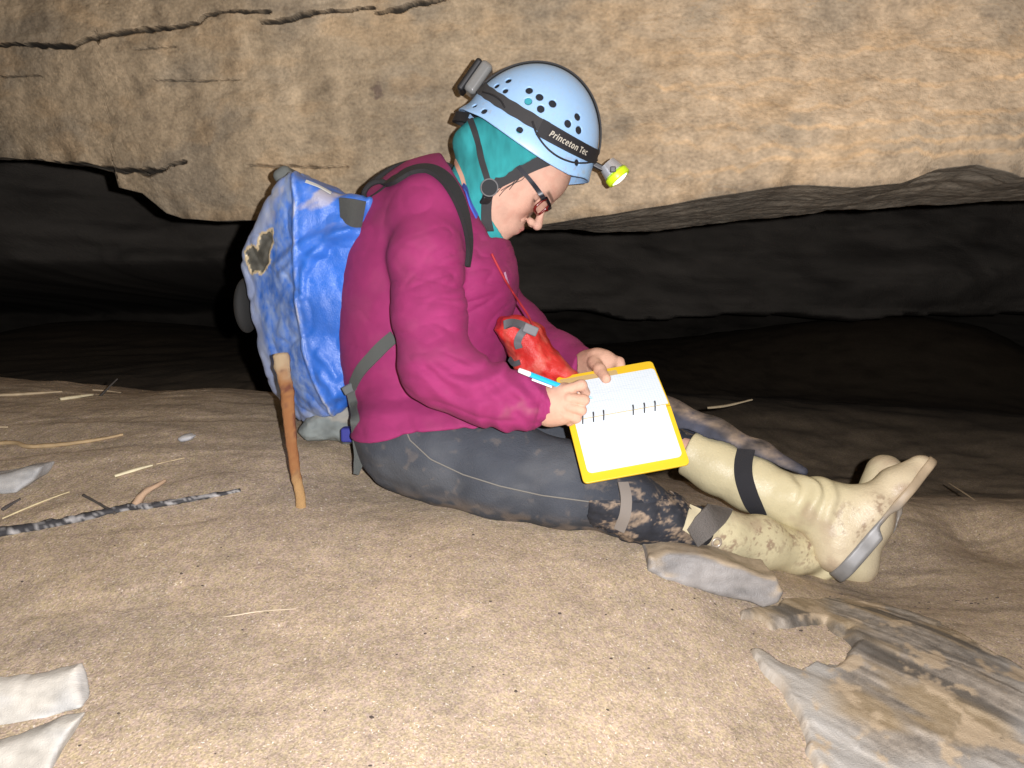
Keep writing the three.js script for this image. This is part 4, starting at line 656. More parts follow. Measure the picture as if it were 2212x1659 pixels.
// glasses
{
  const L = (x, y, z) => fromHead(x, y, z), fm = mat([0.02, 0.014, 0.018], 0.25), red = mat([0.16, 0.012, 0.010], 0.22), gl = mat([0.98, 0.98, 0.98], 0.05, { transmission: 1, thickness: 0, ior: 1.5 });
  const frame = []; const lenses = [];
  for (const s of [1, -1]) {
    const rim = []; for (let i = 0; i < 28; i++) { const a = i / 28 * Math.PI * 2, c = Math.cos(a), q = Math.sin(a), k = Math.pow(Math.pow(Math.abs(c), 4) + Math.pow(Math.abs(q), 4), -0.25), z = s * (0.034 + 0.0255 * c * k), y = -0.001 + 0.016 * q * k; rim.push(L(0.1 - 0.010 * Math.pow(Math.abs(z) / 0.06, 2) - 0.12 * (0.016 - y) * 0.35, y, z)); }
    frame.push(new THREE.TubeGeometry(new THREE.CatmullRomCurve3(rim, true), 72, 0.0027, 7, true));
    const sh = [...rim.map((p) => p)], c0 = rim.reduce((a, p) => a.add(p), V(0, 0, 0)).multiplyScalar(1 / 28), pos = [...c0.toArray()], idx = []; sh.forEach((p) => pos.push(...p.toArray())); for (let i = 0; i < 28; i++) idx.push(0, 1 + i, 1 + (i + 1) % 28); const g = new THREE.BufferGeometry(); g.setAttribute('position', new THREE.Float32BufferAttribute(pos, 3)); g.setIndex(idx); g.computeVertexNormals(); lenses.push(g);
  }
  frame.push(new THREE.TubeGeometry(new THREE.CatmullRomCurve3([L(0.1, 0.004, 0.009), L(0.1035, 0.007, 0), L(0.1, 0.004, -0.009)]), 12, 0.002, 7));
  const m = part('glasses', mergeGeometries(frame), red, person, 'dark red framed glasses');
  { const tp = []; for (let i = 0; i <= 16; i++) { const z = lerp(0.060, -0.060, i / 16); tp.push(L(0.1012 - 0.010 * (z / 0.06) ** 2, 0.0155 - (Math.abs(z) < 0.01 ? 0.005 : 0), z)); } part('brow_bar', new THREE.TubeGeometry(new THREE.CatmullRomCurve3(tp), 40, 0.0036, 8), fm, m); }
  for (const s of [1, -1]) { const pts = [L(0.089, 0.010, s * 0.0605), L(0.086, 0.011, s * 0.0675), L(0.05, 0.014, s * 0.0715), L(0.01, 0.014, s * 0.076)]; part('temple', ribbon(pts, (t) => lerp(0.0105, 0.0075, t), [0, 1, 2, 3].map(() => fromHead(0, 0, s).sub(HEAD)), 0.0026), mat([0.015, 0.015, 0.022], 0.16), m); }
  for (const g of lenses) part('lens', g, gl, m);
}
// ---------------------------------------------------------------- helmet
const HEL = at(1136, 318, 1.66), EA = 29.3 * Math.PI / 180, EC = Math.cos(EA), ES = Math.sin(EA);
const toHel = (x, y, z) => { const rx = x - HEL.x, ry = y - HEL.y; return [rx * EC - ry * ES, rx * ES + ry * EC, z - HEL.z]; };
const fromHel = (e, n, z) => V(HEL.x + e * EC + n * ES, HEL.y - e * ES + n * EC, HEL.z + z);
const helEll = ell(V(0, 0, 0), 0.1435, 0.169, 0.114);
const helShape = (x, y, z) => { const [e, n, c] = toHel(x, y, z), s = 1 + 0.05 * smooth(0.03, -0.01, n) + 0.05 * smooth(0.02, -0.012, n) * smooth(-0.08, -0.14, e); return helEll(e / s, n < 0 ? n * 0.4 : n, c / s); };
const helmet = thing('helmet', 'pale blue caving helmet with vent holes worn over the teal scarf', 'helmet', fromHel(0, 0, 0));
const HOLES = [[1024.8, 228.4, 4.5], [1045.5, 239.8, 5.5], [1122.5, 280.4, 6], [1141, 218.5, 6.8], [1143, 195.2, 6.5], [1165.6, 209.5, 6.8], [1168.2, 235, 6.8], [1194, 223.8, 7], [1227.2, 267.1, 6.8], [1248, 252.3, 6.5], [1250.6, 281, 6.8], [1097.8, 173.9, 5.5], [1072.6, 185.3, 5], [1091.2, 196, 5], [1246.6, 351.3, 5.5]];
{
  const cyl = HOLES.map(([x, y, r]) => { const m = meet(x, y, helShape); const ax = m.n.clone().lerp(EYE.clone().sub(m.p).normalize(), 0.35).normalize(); return { a: m.p, n: ax, r: 1.2 * r * m.d / F }; });
  const far = cyl.map((q) => ({ a: V(q.a.x, q.a.y, 2 * HEL.z - q.a.z), n: V(q.n.x, q.n.y, -q.n.z), r: q.r })), all = [...cyl, ...far];
  const shell = (x, y, z) => {
    const d = helShape(x, y, z); if (d > 0.03) return d; const [e, n] = toHel(x, y, z);
    const brim = -0.004 - 0.015 * Math.max(0, 1 - (e / 0.145) ** 2) - 0.006 * smooth(-0.09, -0.14, e) + 0.010 * smooth(0.10, 0.145, e) - 0.006 * Math.sin(e * 14);
    let s = smax(Math.max(d, -(d + 0.0042)), brim - n, 0.002);
    for (const q of all) { const dx = x - q.a.x, dy = y - q.a.y, dz = z - q.a.z, t = dx * q.n.x + dy * q.n.y + dz * q.n.z; if (Math.abs(t) > 0.03) continue; s = smax(s, q.r - Math.sqrt(Math.max(0, dx * dx + dy * dy + dz * dz - t * t)), 0.0012); }
    return s;
  };
  part('shell', net(shell, V(HEL.x - 0.19, HEL.y - 0.12, HEL.z - 0.13), V(HEL.x + 0.20, HEL.y + 0.2, HEL.z + 0.13), 0.0017, (x, y, z) => { const n = fbm(x * 90, y * 90, z * 90, 4, 0.7), [e, h] = toHel(x, y, z); return mixc(tint([0.34, 0.56, 0.85], 1 + 0.03 * n), [0.36, 0.32, 0.27], 0.38 * smooth(0.25, 0.7, n) * (0.35 + 0.65 * smooth(0.05, -0.01, h))); }), vmat(0.42, { clearcoat: 0.25, clearcoatRoughness: 0.35 }), helmet);
  const lin = (x, y, z) => { const d = helShape(x, y, z), [e, n] = toHel(x, y, z); return smax(Math.max(d + 0.012, -(d + 0.024)), 0.004 - n, 0.003); };
  part('liner', net(lin, V(HEL.x - 0.19, HEL.y - 0.12, HEL.z - 0.13), V(HEL.x + 0.20, HEL.y + 0.2, HEL.z + 0.13), 0.004), mat([0.02, 0.021, 0.026], 0.9), helmet);
  const teal = meet(1141, 218.5, helShape, -0.0095); const tg = new THREE.CylinderGeometry(0.0075, 0.0075, 0.003, 20); tg.rotateX(Math.PI / 2); tg.lookAt(teal.n); tg.translate(teal.p.x, teal.p.y, teal.p.z); part('liner_pad', tg, mat([0.05, 0.36, 0.40], 0.8), helmet, 'teal pad behind one vent hole');
  const onHead = (x, y, z) => Math.min(scarfAll(x, y, z), headF(x, y, z), sweaterF(x, y, z));
  const web = mat([0.045, 0.045, 0.047], 0.75, { bumpMap: rep(fineBump, 25), bumpScale: 0.0008 });
  const S = (pts, o = 0.0015) => pts.map(([x, y]) => meet(x, y, onHead, o)), strap = (pts, w, o) => { const m = S(pts, o); return part('chin_strap', ribbon(m.map((q) => q.p), w, m.map((q) => q.n), 0.0022), web, helmet); };
  strap([[1016, 258], [1026, 285], [1034, 312], [1040, 345], [1050, 378], [1056, 398]], 0.0125);
  strap([[1195, 342], [1165, 352], [1135, 365], [1105, 380], [1070, 397]], 0.023);
  { const m = S([[1056, 412], [1052, 430], [1050, 455], [1051, 478], [1056, 500]], 0.003); part('chin_strap', ribbon(m.map((q) => q.p), 0.021, m.map((q) => q.n.clone().multiplyScalar(0.4).add(V(0.15, 0, 1)).normalize()), 0.0025), web, helmet); }
  const bk = meet(1057, 405, onHead, 0.005); const bg = new THREE.CylinderGeometry(0.0155, 0.017, 0.008, 24); bg.rotateX(Math.PI / 2); bg.lookAt(bk.n); bg.translate(bk.p.x, bk.p.y, bk.p.z); const bu = part('buckle', bg, mat([0.03, 0.032, 0.034], 0.75, { specularIntensity: 0.4 }), helmet);
  const rg = new THREE.TorusGeometry(0.0165, 0.0014, 8, 32); rg.lookAt(bk.n); rg.translate(bk.p.x + bk.n.x * 0.004, bk.p.y + bk.n.y * 0.004, bk.p.z + bk.n.z * 0.004); part('ring', rg, mat([0.16, 0.16, 0.16], 0.7), bu);
  const b2 = meet(1050, 432, onHead, 0.006), bb = new RoundedBoxGeometry(0.022, 0.020, 0.008, 3, 0.003); bb.lookAt(b2.n); bb.translate(b2.p.x, b2.p.y, b2.p.z); part('buckle', bb, mat([0.02, 0.02, 0.022], 0.45), helmet);
  // plastic adjusting wheel and straps at the nape
  const nape = [[-0.128, -0.012, 0.03], [-0.150, -0.018, 0.012], [-0.152, -0.018, -0.012], [-0.128, -0.012, -0.03]].map((q) => fromHel(...q)); part('nape_strap', ribbon(nape, 0.02, nape.map((p) => p.clone().sub(fromHel(0, 0, 0)).normalize()), 0.006), mat([0.015, 0.015, 0.016], 0.6), helmet);
}
// ---------------------------------------------------------------- headlamp on the helmet
const headlamp = thing('headlamp', 'lit headlamp with yellow green ring strapped round the pale blue helmet', 'headlamp', fromHel(0.15, 0.05, 0));
{
  const grey = mat([0.055, 0.055, 0.056], 0.85, { bumpMap: rep(knitBump, 12), bumpScale: 0.0012 }), black = mat([0.016, 0.016, 0.018], 0.7);
  const ring = (a0, a1, n, h, dy) => { const pts = [], nr = []; for (let i = 0; i <= n; i++) { const a = lerp(a0, a1, i / n), nn = h + dy(a), k = Math.sqrt(1 - (nn / 0.169) ** 2), e = 0.1435 * k * Math.cos(a) * 1.008, z = 0.114 * k * Math.sin(a) * 1.008; pts.push(fromHel(e, nn, z)); nr.push(fromHel(Math.cos(a) / 0.1435, nn / 0.169 / 0.169, Math.sin(a) / 0.114).sub(HEL).normalize()); } return [pts, nr]; };
  const dip = (a) => -0.027 * Math.sin(a);
  { const [p, n] = ring(Math.PI * 0.97, Math.PI * 0.44, 12, 0.060, dip); part('strap', ribbon(p, (t) => 0.0255 + 0.0012 * Math.sin(t * 40), n, 0.0026, 4), grey, headlamp); }
  { const [p, n] = ring(Math.PI * 0.475, 0.02, 14, 0.056, dip);
    const cw = 1024, ch = 128, cvs = document.createElement('canvas'); cvs.width = cw; cvs.height = ch; const cx = cvs.getContext('2d'); cx.fillStyle = '#1d1c20'; cx.fillRect(0, 0, cw, ch); cx.fillStyle = '#b9b3a4'; cx.font = 'italic bold 92px sans-serif'; cx.textBaseline = 'middle'; cx.save(); cx.translate(10, 66); cx.scale(1.1, 0.92); cx.fillText('Princeton Tec', 0, 0); cx.restore();
    const t = new THREE.CanvasTexture(cvs); t.colorSpace = THREE.SRGBColorSpace;
    const band = part('strap', ribbon(p, (u) => 0.034 - 0.007 * u, n, 0.003, 4), black, headlamp, 'black front part of the strap with white lettering');
    const [p2, n2] = ring(Math.PI * 0.43, Math.PI * 0.07, 16, 0.056, dip), pos = [], uv = [], idx = []; let len = 0; const off = 0.0034;
    const ls = [0]; for (let i = 1; i < p2.length; i++) ls.push(ls[i - 1] + p2[i].distanceTo(p2[i - 1])); len = ls[ls.length - 1];
    for (let i = 0; i < p2.length; i++) { const T = p2[Math.min(i + 1, p2.length - 1)].clone().sub(p2[Math.max(i - 1, 0)]).normalize(), N = n2[i].clone().addScaledVector(T, -n2[i].dot(T)).normalize(), Sd = T.clone().cross(N).normalize(); if (Sd.y > 0) Sd.negate(); const q = p2[i].clone().addScaledVector(N, off); for (const [s, v] of [[-1, 1], [1, 0]]) { const w = q.clone().addScaledVector(Sd, s * 0.0128); pos.push(...w.toArray()); uv.push(ls[i] / len, v); } }
    for (let i = 0; i < p2.length - 1; i++) idx.push(2 * i, 2 * i + 1, 2 * i + 2, 2 * i + 1, 2 * i + 3, 2 * i + 2);
    const g = new THREE.BufferGeometry(); g.setAttribute('position', new THREE.Float32BufferAttribute(pos, 3)); g.setAttribute('uv', new THREE.Float32BufferAttribute(uv, 2)); g.setIndex(idx); g.computeVertexNormals();
    part('lettering', g, new THREE.MeshStandardMaterial({ map: t, roughness: 0.7 }), band); }
  { const [p, n] = ring(-Math.PI * 0.97, -0.02, 18, 0.0605, (a) => 0.01 * Math.sin(a)); part('strap', ribbon(p, 0.025, n, 0.0026, 4), grey, headlamp); }
  { const pts = [], nr = []; for (let i = 0; i <= 16; i++) { const a = lerp(0.36, Math.PI - 0.38, i / 16), r = 1.015; pts.push(fromHel(0.1435 * r * Math.cos(a), 0.169 * r * Math.sin(a), 0)); nr.push(fromHel(Math.cos(a) / 0.1435, Math.sin(a) / 0.169, 0).sub(HEL).normalize()); } part('top_strap', ribbon(pts, 0.022, nr, 0.0032, 4), grey, headlamp); }
  { const g = new RoundedBoxGeometry(0.028, 0.072, 0.058, 5, 0.010); g.rotateZ(-29 * Math.PI / 180 - 0.13); const c = at(1034, 172, 1.655); g.translate(c.x, c.y, c.z); const b = part('battery_pack', g, mat([0.20, 0.20, 0.19], 0.3, { clearcoat: 0.4 }), headlamp);
    const g2 = new RoundedBoxGeometry(0.014, 0.075, 0.06, 4, 0.006); g2.rotateZ(-29 * Math.PI / 180 - 0.13); const c2 = at(1020, 168, 1.655); g2.translate(c2.x - 0.004, c2.y + 0.001, c2.z); part('back_cover', g2, mat([0.015, 0.015, 0.016], 0.5), b); }
  const cab = [[1042, 198], [1066, 206], [1082, 218], [1090, 232]].map(([x, y]) => meet(x, y, helShape, 0.005).p); part('cable', rod(cab, 0.0018, { radial: 6 }), black, headlamp);
  const cab2 = [[1150, 262], [1160, 290], [1180, 318], [1205, 338], [1235, 350], [1265, 352], [1290, 346]].map(([x, y]) => meet(x, y, helShape, 0.0045).p); part('cable', rod(cab2, 0.0020, { radial: 6 }), black, headlamp);
  // lamp head
  const axisD = V(0.62, -0.74, 0.12).normalize(), c = at(1334, 381, 1.655), cylinder = (r0, r1, h, o) => { const g = new THREE.CylinderGeometry(r0, r1, h, 32); g.rotateX(Math.PI / 2); g.lookAt(axisD); const q = c.clone().addScaledVector(axisD, o); g.translate(q.x, q.y, q.z); return g; };
  const hs = part('lamp_housing', cylinder(0.0235, 0.0185, 0.024, -0.022), mat([0.42, 0.42, 0.43], 0.25, { metalness: 0.3, clearcoat: 0.5 }), headlamp);
  { const g = new RoundedBoxGeometry(0.034, 0.012, 0.016, 3, 0.003); g.rotateZ(-0.45); const q = at(1297, 362, 1.655); g.translate(q.x, q.y, q.z); part('bracket', g, mat([0.02, 0.02, 0.022], 0.4), headlamp); }
  { const g = new RoundedBoxGeometry(0.012, 0.012, 0.012, 3, 0.003); const q = at(1324, 366, 1.63); g.translate(q.x, q.y, q.z); part('switch', g, mat([0.1, 0.1, 0.1], 0.4), hs); }
  { const pr = [[0.0185, -0.008], [0.0255, -0.008], [0.0262, -0.004], [0.0262, 0.005], [0.0245, 0.008], [0.0205, 0.008], [0.0195, 0.004]].map(([x, y]) => new THREE.Vector2(x, y)), g = new THREE.LatheGeometry(pr, 40); g.rotateX(Math.PI / 2); g.lookAt(axisD); g.translate(c.x, c.y, c.z); part('bezel', g, mat([0.62, 0.86, 0.02], 0.35), headlamp); }
  part('lamp_lens', (() => { const g = new THREE.SphereGeometry(0.0215, 28, 12, 0, Math.PI * 2, 0, Math.PI / 2); g.scale(1, 0.42, 1); g.rotateX(Math.PI / 2); g.lookAt(axisD); const q = c.clone().addScaledVector(axisD, 0.003); g.translate(q.x, q.y, q.z); return g; })(), mat([0.9, 0.92, 0.85], 0.2, { emissive: new THREE.Color(1, 1, 0.9), emissiveIntensity: 1.6 }), headlamp);
  const beam = new THREE.SpotLight(0xfffbe8, 0.25, 0, 0.55, 0.9, 2); beam.name = 'headlamp_light'; beam.position.copy(c).addScaledVector(axisD, 0.02); beam.target.position.copy(c).addScaledVector(axisD, 1); beam.castShadow = true; beam.shadow.radius = 0.8; scene.add(beam, beam.target);
}
// ---------------------------------------------------------------- blue pack
{
  const D = 1.64, out = [[640, 382], [700, 410], [745, 434], [806, 442], [800, 520], [772, 640], [770, 760], [778, 830], [756, 862], [722, 890], [640, 928], [604, 936], [574, 908], [554, 868], [536, 790], [520, 700], [512, 620], [506, 570], [510, 545], [538, 508], [582, 438]];
  const poly = out.map(([x, y]) => { const p = at(x, y, D); return [p.x, p.y]; }), P = polySDF(poly), zc = (y) => at(1106, 700, 1.80).z + 0.1 * (y - 0.35);
  const seamX = curve([[370, 640], [440, 645], [520, 640], [640, 636], [760, 645], [830, 662], [890, 690], [950, 700]].map(([y, x]) => { const p = at(x, y, 1.6); return [p.y, p.x]; }).sort((a, b) => a[0] - b[0]));
  const tear = polySDF([[515, 545], [535, 530], [548, 540], [556, 526], [560, 508], [594, 500], [590, 520], [580, 545], [578, 566], [566, 580], [556, 590], [545, 584], [528, 588], [522, 570]].map(([x, y]) => { const p = at(x, y, 1.645); return [p.x, p.y]; }));
  const fold = [[[650, 640], [655, 590], [690, 535], [740, 510], [790, 500]], [[585, 575], [630, 545], [690, 515], [760, 498]], [[600, 590], [640, 560], [700, 545]], [[680, 770], [700, 790], [715, 820]], [[680, 820], [700, 840], [712, 862]], [[650, 890], [700, 872], [750, 850]]].map((f) => f.map(([x, y]) => { const p = at(x, y, 1.6); return [p.x, p.y]; }));
  const segD = (pl, x, y) => { let m = 1; for (let i = 1; i < pl.length; i++) { const [ax, ay] = pl[i - 1], [bx, by] = pl[i], ex = bx - ax, ey = by - ay, t = clamp(((x - ax) * ex + (y - ay) * ey) / (ex * ex + ey * ey)); m = Math.min(m, Math.hypot(x - ax - ex * t, y - ay - ey * t)); } return m; };
  const f = (x, y, z) => {
    const zz = z - zc(y), sx = x - seamX(y), p = P(x, y) - 0.008, narrow = 0.06 * smooth(0.62, 0.76, y) + 0.03 * smooth(0.2, 0.08, y);
    let d = smax(p, Math.abs(zz) - (0.185 - narrow), 0.034); if (d > 0.04) return d * 0.8;
    d = smax(d, (-(sx - 0.0) * 0.62 + (Math.abs(zz) - (0.178 - narrow)) * 0.785), 0.012);
    if (zz > 0) { d -= 0.0045 * smooth(0.007, 0.001, Math.abs(sx)); for (let i = 0; i < fold.length; i++) d -= (i < 3 ? 0.007 : 0.0055) * smooth(0.016, 0.0, segD(fold[i], x, y) + 0.003 * noise(x * 30, y * 30, 3)); }
    d += 0.010 * fbm(x * 5, y * 6, z * 5, 3) + 0.0045 * fbm(x * 18, y * 14, z * 14, 3) + 0.004 * Math.pow(1 - Math.min(1, Math.abs(noise(x * 12 + y * 8, y * 9 - x * 7, z * 8)) * 2.5), 3); if (tear(x, y) < 0.0 && zz > 0) d += 0.004;
    return d * 0.8;
  };
  const xs = poly.map((p) => p[0]), ys = poly.map((p) => p[1]);
  const pack = thing('backpack', 'worn blue vinyl caving pack with a torn patch, on the back of the sitting person', 'backpack', at(680, 960, 1.72));
  const body = part('bag', net(f, V(Math.min(...xs) - 0.05, Math.min(...ys) - 0.05, -2.05), V(Math.max(...xs) + 0.05, Math.max(...ys) + 0.05, -1.48), 0.0033, (x, y, z) => {
    const t = tear(x, y) + 0.004 * noise(x * 90, y * 90, z * 90), sx = x - seamX(y), n = fbm(x * 14, y * 14, z * 14, 5, 0.6);
    let c = tint([0.022, 0.135, 0.56], 1 + 0.25 * fbm(x * 6, y * 6, z * 6, 3));
    const left = smooth(0.02, -0.02, sx), grit = fbm(x * 70, y * 45, z * 60, 4, 0.75), scuff = fbm(x * 36 + y * 14, y * 16 - x * 6, z * 20, 4, 0.7);
    c = mixc(c, [0.30, 0.38, 0.52], clamp((0.05 + 0.50 * left + 0.25 * smooth(0.5, 0.66, y)) * (0.55 + 0.9 * smooth(-0.4, 0.5, scuff + 0.35 * n) * 0.6 + 0.5 * grit)));
    c = mixc(c, [0.50, 0.42, 0.30], 0.75 * smooth(0.25, 0.5, fbm(x * 11 + 7, y * 20 - x * 8, z * 11, 4)) * smooth(0.5, 0.62, y)); c = mixc(c, [0.45, 0.46, 0.48], 0.8 * smooth(0.0035, 0.001, Math.abs(sx)) * smooth(-0.2, 0.3, noise(x * 20, y * 25, 4)));
    c = mixc(c, [0.36, 0.40, 0.50], 0.7 * smooth(0.02, 0.0, -P(x, y) - 0.012) * smooth(0.02, -0.06, sx));
    if (z > zc(y)) { if (t < 0) c = tint([0.105, 0.102, 0.085], 1 + 0.6 * noise(x * 70, y * 70, 2)); else if (t < 0.0055) c = [0.58, 0.47, 0.29]; } return c;
  }), vmat(0.34, { bumpMap: rep(fineBump, 6), bumpScale: 0.0008, specularIntensity: 0.9 }), pack);
  // grey cloth foot of the pack
  const bp = [[640, 915], [722, 880], [758, 852], [778, 846], [790, 905], [784, 960], [770, 976], [690, 972], [645, 970], [618, 950]].map(([x, y]) => { const p = at(x, y, 1.66); return [p.x, p.y]; }), BP = polySDF(bp), bx = bp.map((p) => p[0]), by = bp.map((p) => p[1]);
  part('base', net((x, y, z) => 0.8 * (smax(BP(x, y), Math.abs(z + 1.84) - 0.16, 0.05) + 0.008 * fbm(x * 14, y * 18, z * 10, 4)), V(Math.min(...bx) - 0.04, Math.min(...by) - 0.04, -2.03), V(Math.max(...bx) + 0.04, Math.max(...by) + 0.04, -1.6), 0.0035, (x, y, z) => mixc(tint([0.17, 0.19, 0.18], 1 + 0.5 * fbm(x * 25, y * 25, z * 25, 3)), [0.36, 0.33, 0.27], 0.7 * smooth(0.05, 0.4, fbm(x * 12, y * 12, z * 9, 4)))), vmat(0.9), pack, 'dusty grey cloth foot');
  { const g = new RoundedBoxGeometry(0.034, 0.03, 0.03, 3, 0.006); const c = at(756, 938, 1.655); g.translate(c.x, c.y, c.z); part('loop', g, mat([0.03, 0.035, 0.22], 0.8), pack, 'dark blue webbing tab'); }
  { const g = new RoundedBoxGeometry(0.040, 0.05, 0.2, 4, 0.014); g.rotateZ(0.6); const c = at(640, 396, 1.78); g.translate(c.x, c.y, c.z); part('lid', g, mat([0.13, 0.14, 0.13], 0.85), pack, 'grey folded top'); }
  { const m = [[660, 392], [690, 404], [715, 418]].map(([x, y]) => meet(x, y, f, 0.001)); part('edge_tape', ribbon(m.map((q) => q.p), 0.007, m.map((q) => q.n), 0.002), mat([0.5, 0.5, 0.44], 0.8), pack); }
  { const m = [[736, 458], [760, 462], [785, 466]].map(([x, y]) => meet(x, y, f, 0.002)); part('patch', ribbon(m.map((q) => q.p), 0.058, m.map((q) => q.n), 0.004), mat([0.065, 0.068, 0.062], 0.9, { bumpMap: rep(fineBump, 10), bumpScale: 0.002 }), pack, 'grey webbing anchor patch'); }
  { const g = new THREE.SphereGeometry(1, 24, 16); g.scale(0.022, 0.062, 0.06); const c = at(533, 660, 1.82); g.translate(c.x, c.y, c.z); part('side_pocket', g, mat([0.022, 0.022, 0.021], 0.9), pack, 'dark pocket bulging behind the pack'); }
  const overBody = (x, y, z) => Math.min(sweaterF(x, y, z), f(x, y, z), scarfAll(x, y, z) + 0.004), web = mat([0.10, 0.108, 0.10], 0.85, { bumpMap: rep(knitBump, 16), bumpScale: 0.001 }), blk = mat([0.022, 0.022, 0.023], 0.75, { bumpMap: rep(knitBump, 10), bumpScale: 0.0015 });
  const S = (pts, o) => pts.map(([x, y]) => meet(x, y, overBody, o));
  { const m = S([[862, 388], [890, 372], [925, 368], [958, 386], [984, 424], [1000, 466], [1009, 510], [1010, 545], [1006, 576]], 0.003); const lead = [at(806, 428, 1.66), at(832, 402, 1.63)]; part('shoulder_strap', ribbon([...lead, ...m.map((q) => q.p)], (t) => lerp(0.03, 0.009, smooth(0.55, 1, t)) , [V(-0.55, 0.75, 0.35), V(-0.45, 0.8, 0.4), ...m.map((q) => q.n.clone().add(V(0.0, 0.15, 0.1)).normalize())], 0.008), blk, pack, 'black padded strap over the shoulder'); }
  part('shoulder_strap', ribbon([at(784, 432, 1.70), at(800, 404, 1.70), at(850, 366, 1.71), at(905, 352, 1.72), at(950, 356, 1.74), at(985, 372, 1.76)], 0.03, V(-0.35, 0.9, 0.25), 0.008), blk, pack);
  { const g = rod([at(790, 434, 1.60), at(786, 418, 1.59), at(800, 398, 1.585), at(824, 392, 1.58), at(836, 402, 1.575), at(818, 418, 1.58), at(800, 430, 1.59)], 0.0055, { radial: 7 }); part('grab_loop', g, blk, pack); }
  { const m = S([[828, 748], [805, 772], [780, 800], [762, 834]], 0.002); m.unshift({ p: at(852, 727, m[0].d - 0.012), n: m[0].n }); part('waist_strap', ribbon(m.map((q) => q.p), (t) => 0.026 - 0.006 * Math.abs(t - 0.4), m.map((q) => q.n), 0.0035), web, pack, 'grey webbing running from pack to under the arm'); }
  { const m = S([[757, 838], [764, 870], [768, 910]], 0.004).map((q) => q.p); const e = [at(772, 950, m[2].z * -1 + 0.03 - 0.1), at(776, 990, 1.57), at(770, 1022, 1.58)]; const pts = [m[0], m[1], m[2], at(773, 955, 1.575), at(776, 990, 1.575), at(770, 1024, 1.58)]; part('loose_strap', ribbon(pts, (t) => 0.019 - 0.008 * smooth(0.85, 1, t), V(-0.1, 0, 1), 0.003), web, pack, 'grey strap end hanging down');
    const g = new RoundedBoxGeometry(0.03, 0.018, 0.01, 3, 0.003); g.rotateZ(0.5); g.translate(m[0].x, m[0].y, m[0].z + 0.004); part('buckle', g, mat([0.10, 0.11, 0.11], 0.35), pack); }
}
// ---------------------------------------------------------------- rusty bar
{
  const a = onFloor(650, 1098), b = at(606, 764, 1.545), pts = []; for (let i = 0; i <= 12; i++) { const t = i / 12, p = b.clone().lerp(a, t); p.x += 0.002 * Math.sin(t * 7) * (1 - t) + 0.004 * noise(t * 6, 2); pts.push(p); } pts[12].y -= 0.01;
  single('bar', 'rusty brown bar stuck upright in the sand, leaning on the blue pack', 'bar', rod(pts, (t) => lerp(0.0155, 0.0105, smooth(0, 0.8, t)) * (t < 0.12 ? 1.0 : 0.92), { rough: 0.16, flat: 0.6, radial: 10, sub: 5, freq: 90, color: (x, y, z) => { const t = clamp((b.y - y) / (b.y - a.y)), n = fbm(x * 60, y * 30, z * 60, 4); let c = mixc([0.30, 0.125, 0.042], [0.36, 0.17, 0.06], smooth(-0.2, 0.3, n)); c = mixc(c, [0.16, 0.055, 0.028], smooth(0.1, 0.4, n)); c = mixc(c, [0.44, 0.33, 0.2], smooth(0.2, 0.05, t + 0.1 * n)); c = mixc(c, [0.45, 0.27, 0.11], smooth(0.75, 0.9, t + 0.1 * n)); return c; } }), vmat(0.8, { bumpMap: rep(rockRough, 12), bumpScale: 0.0015 }));
}
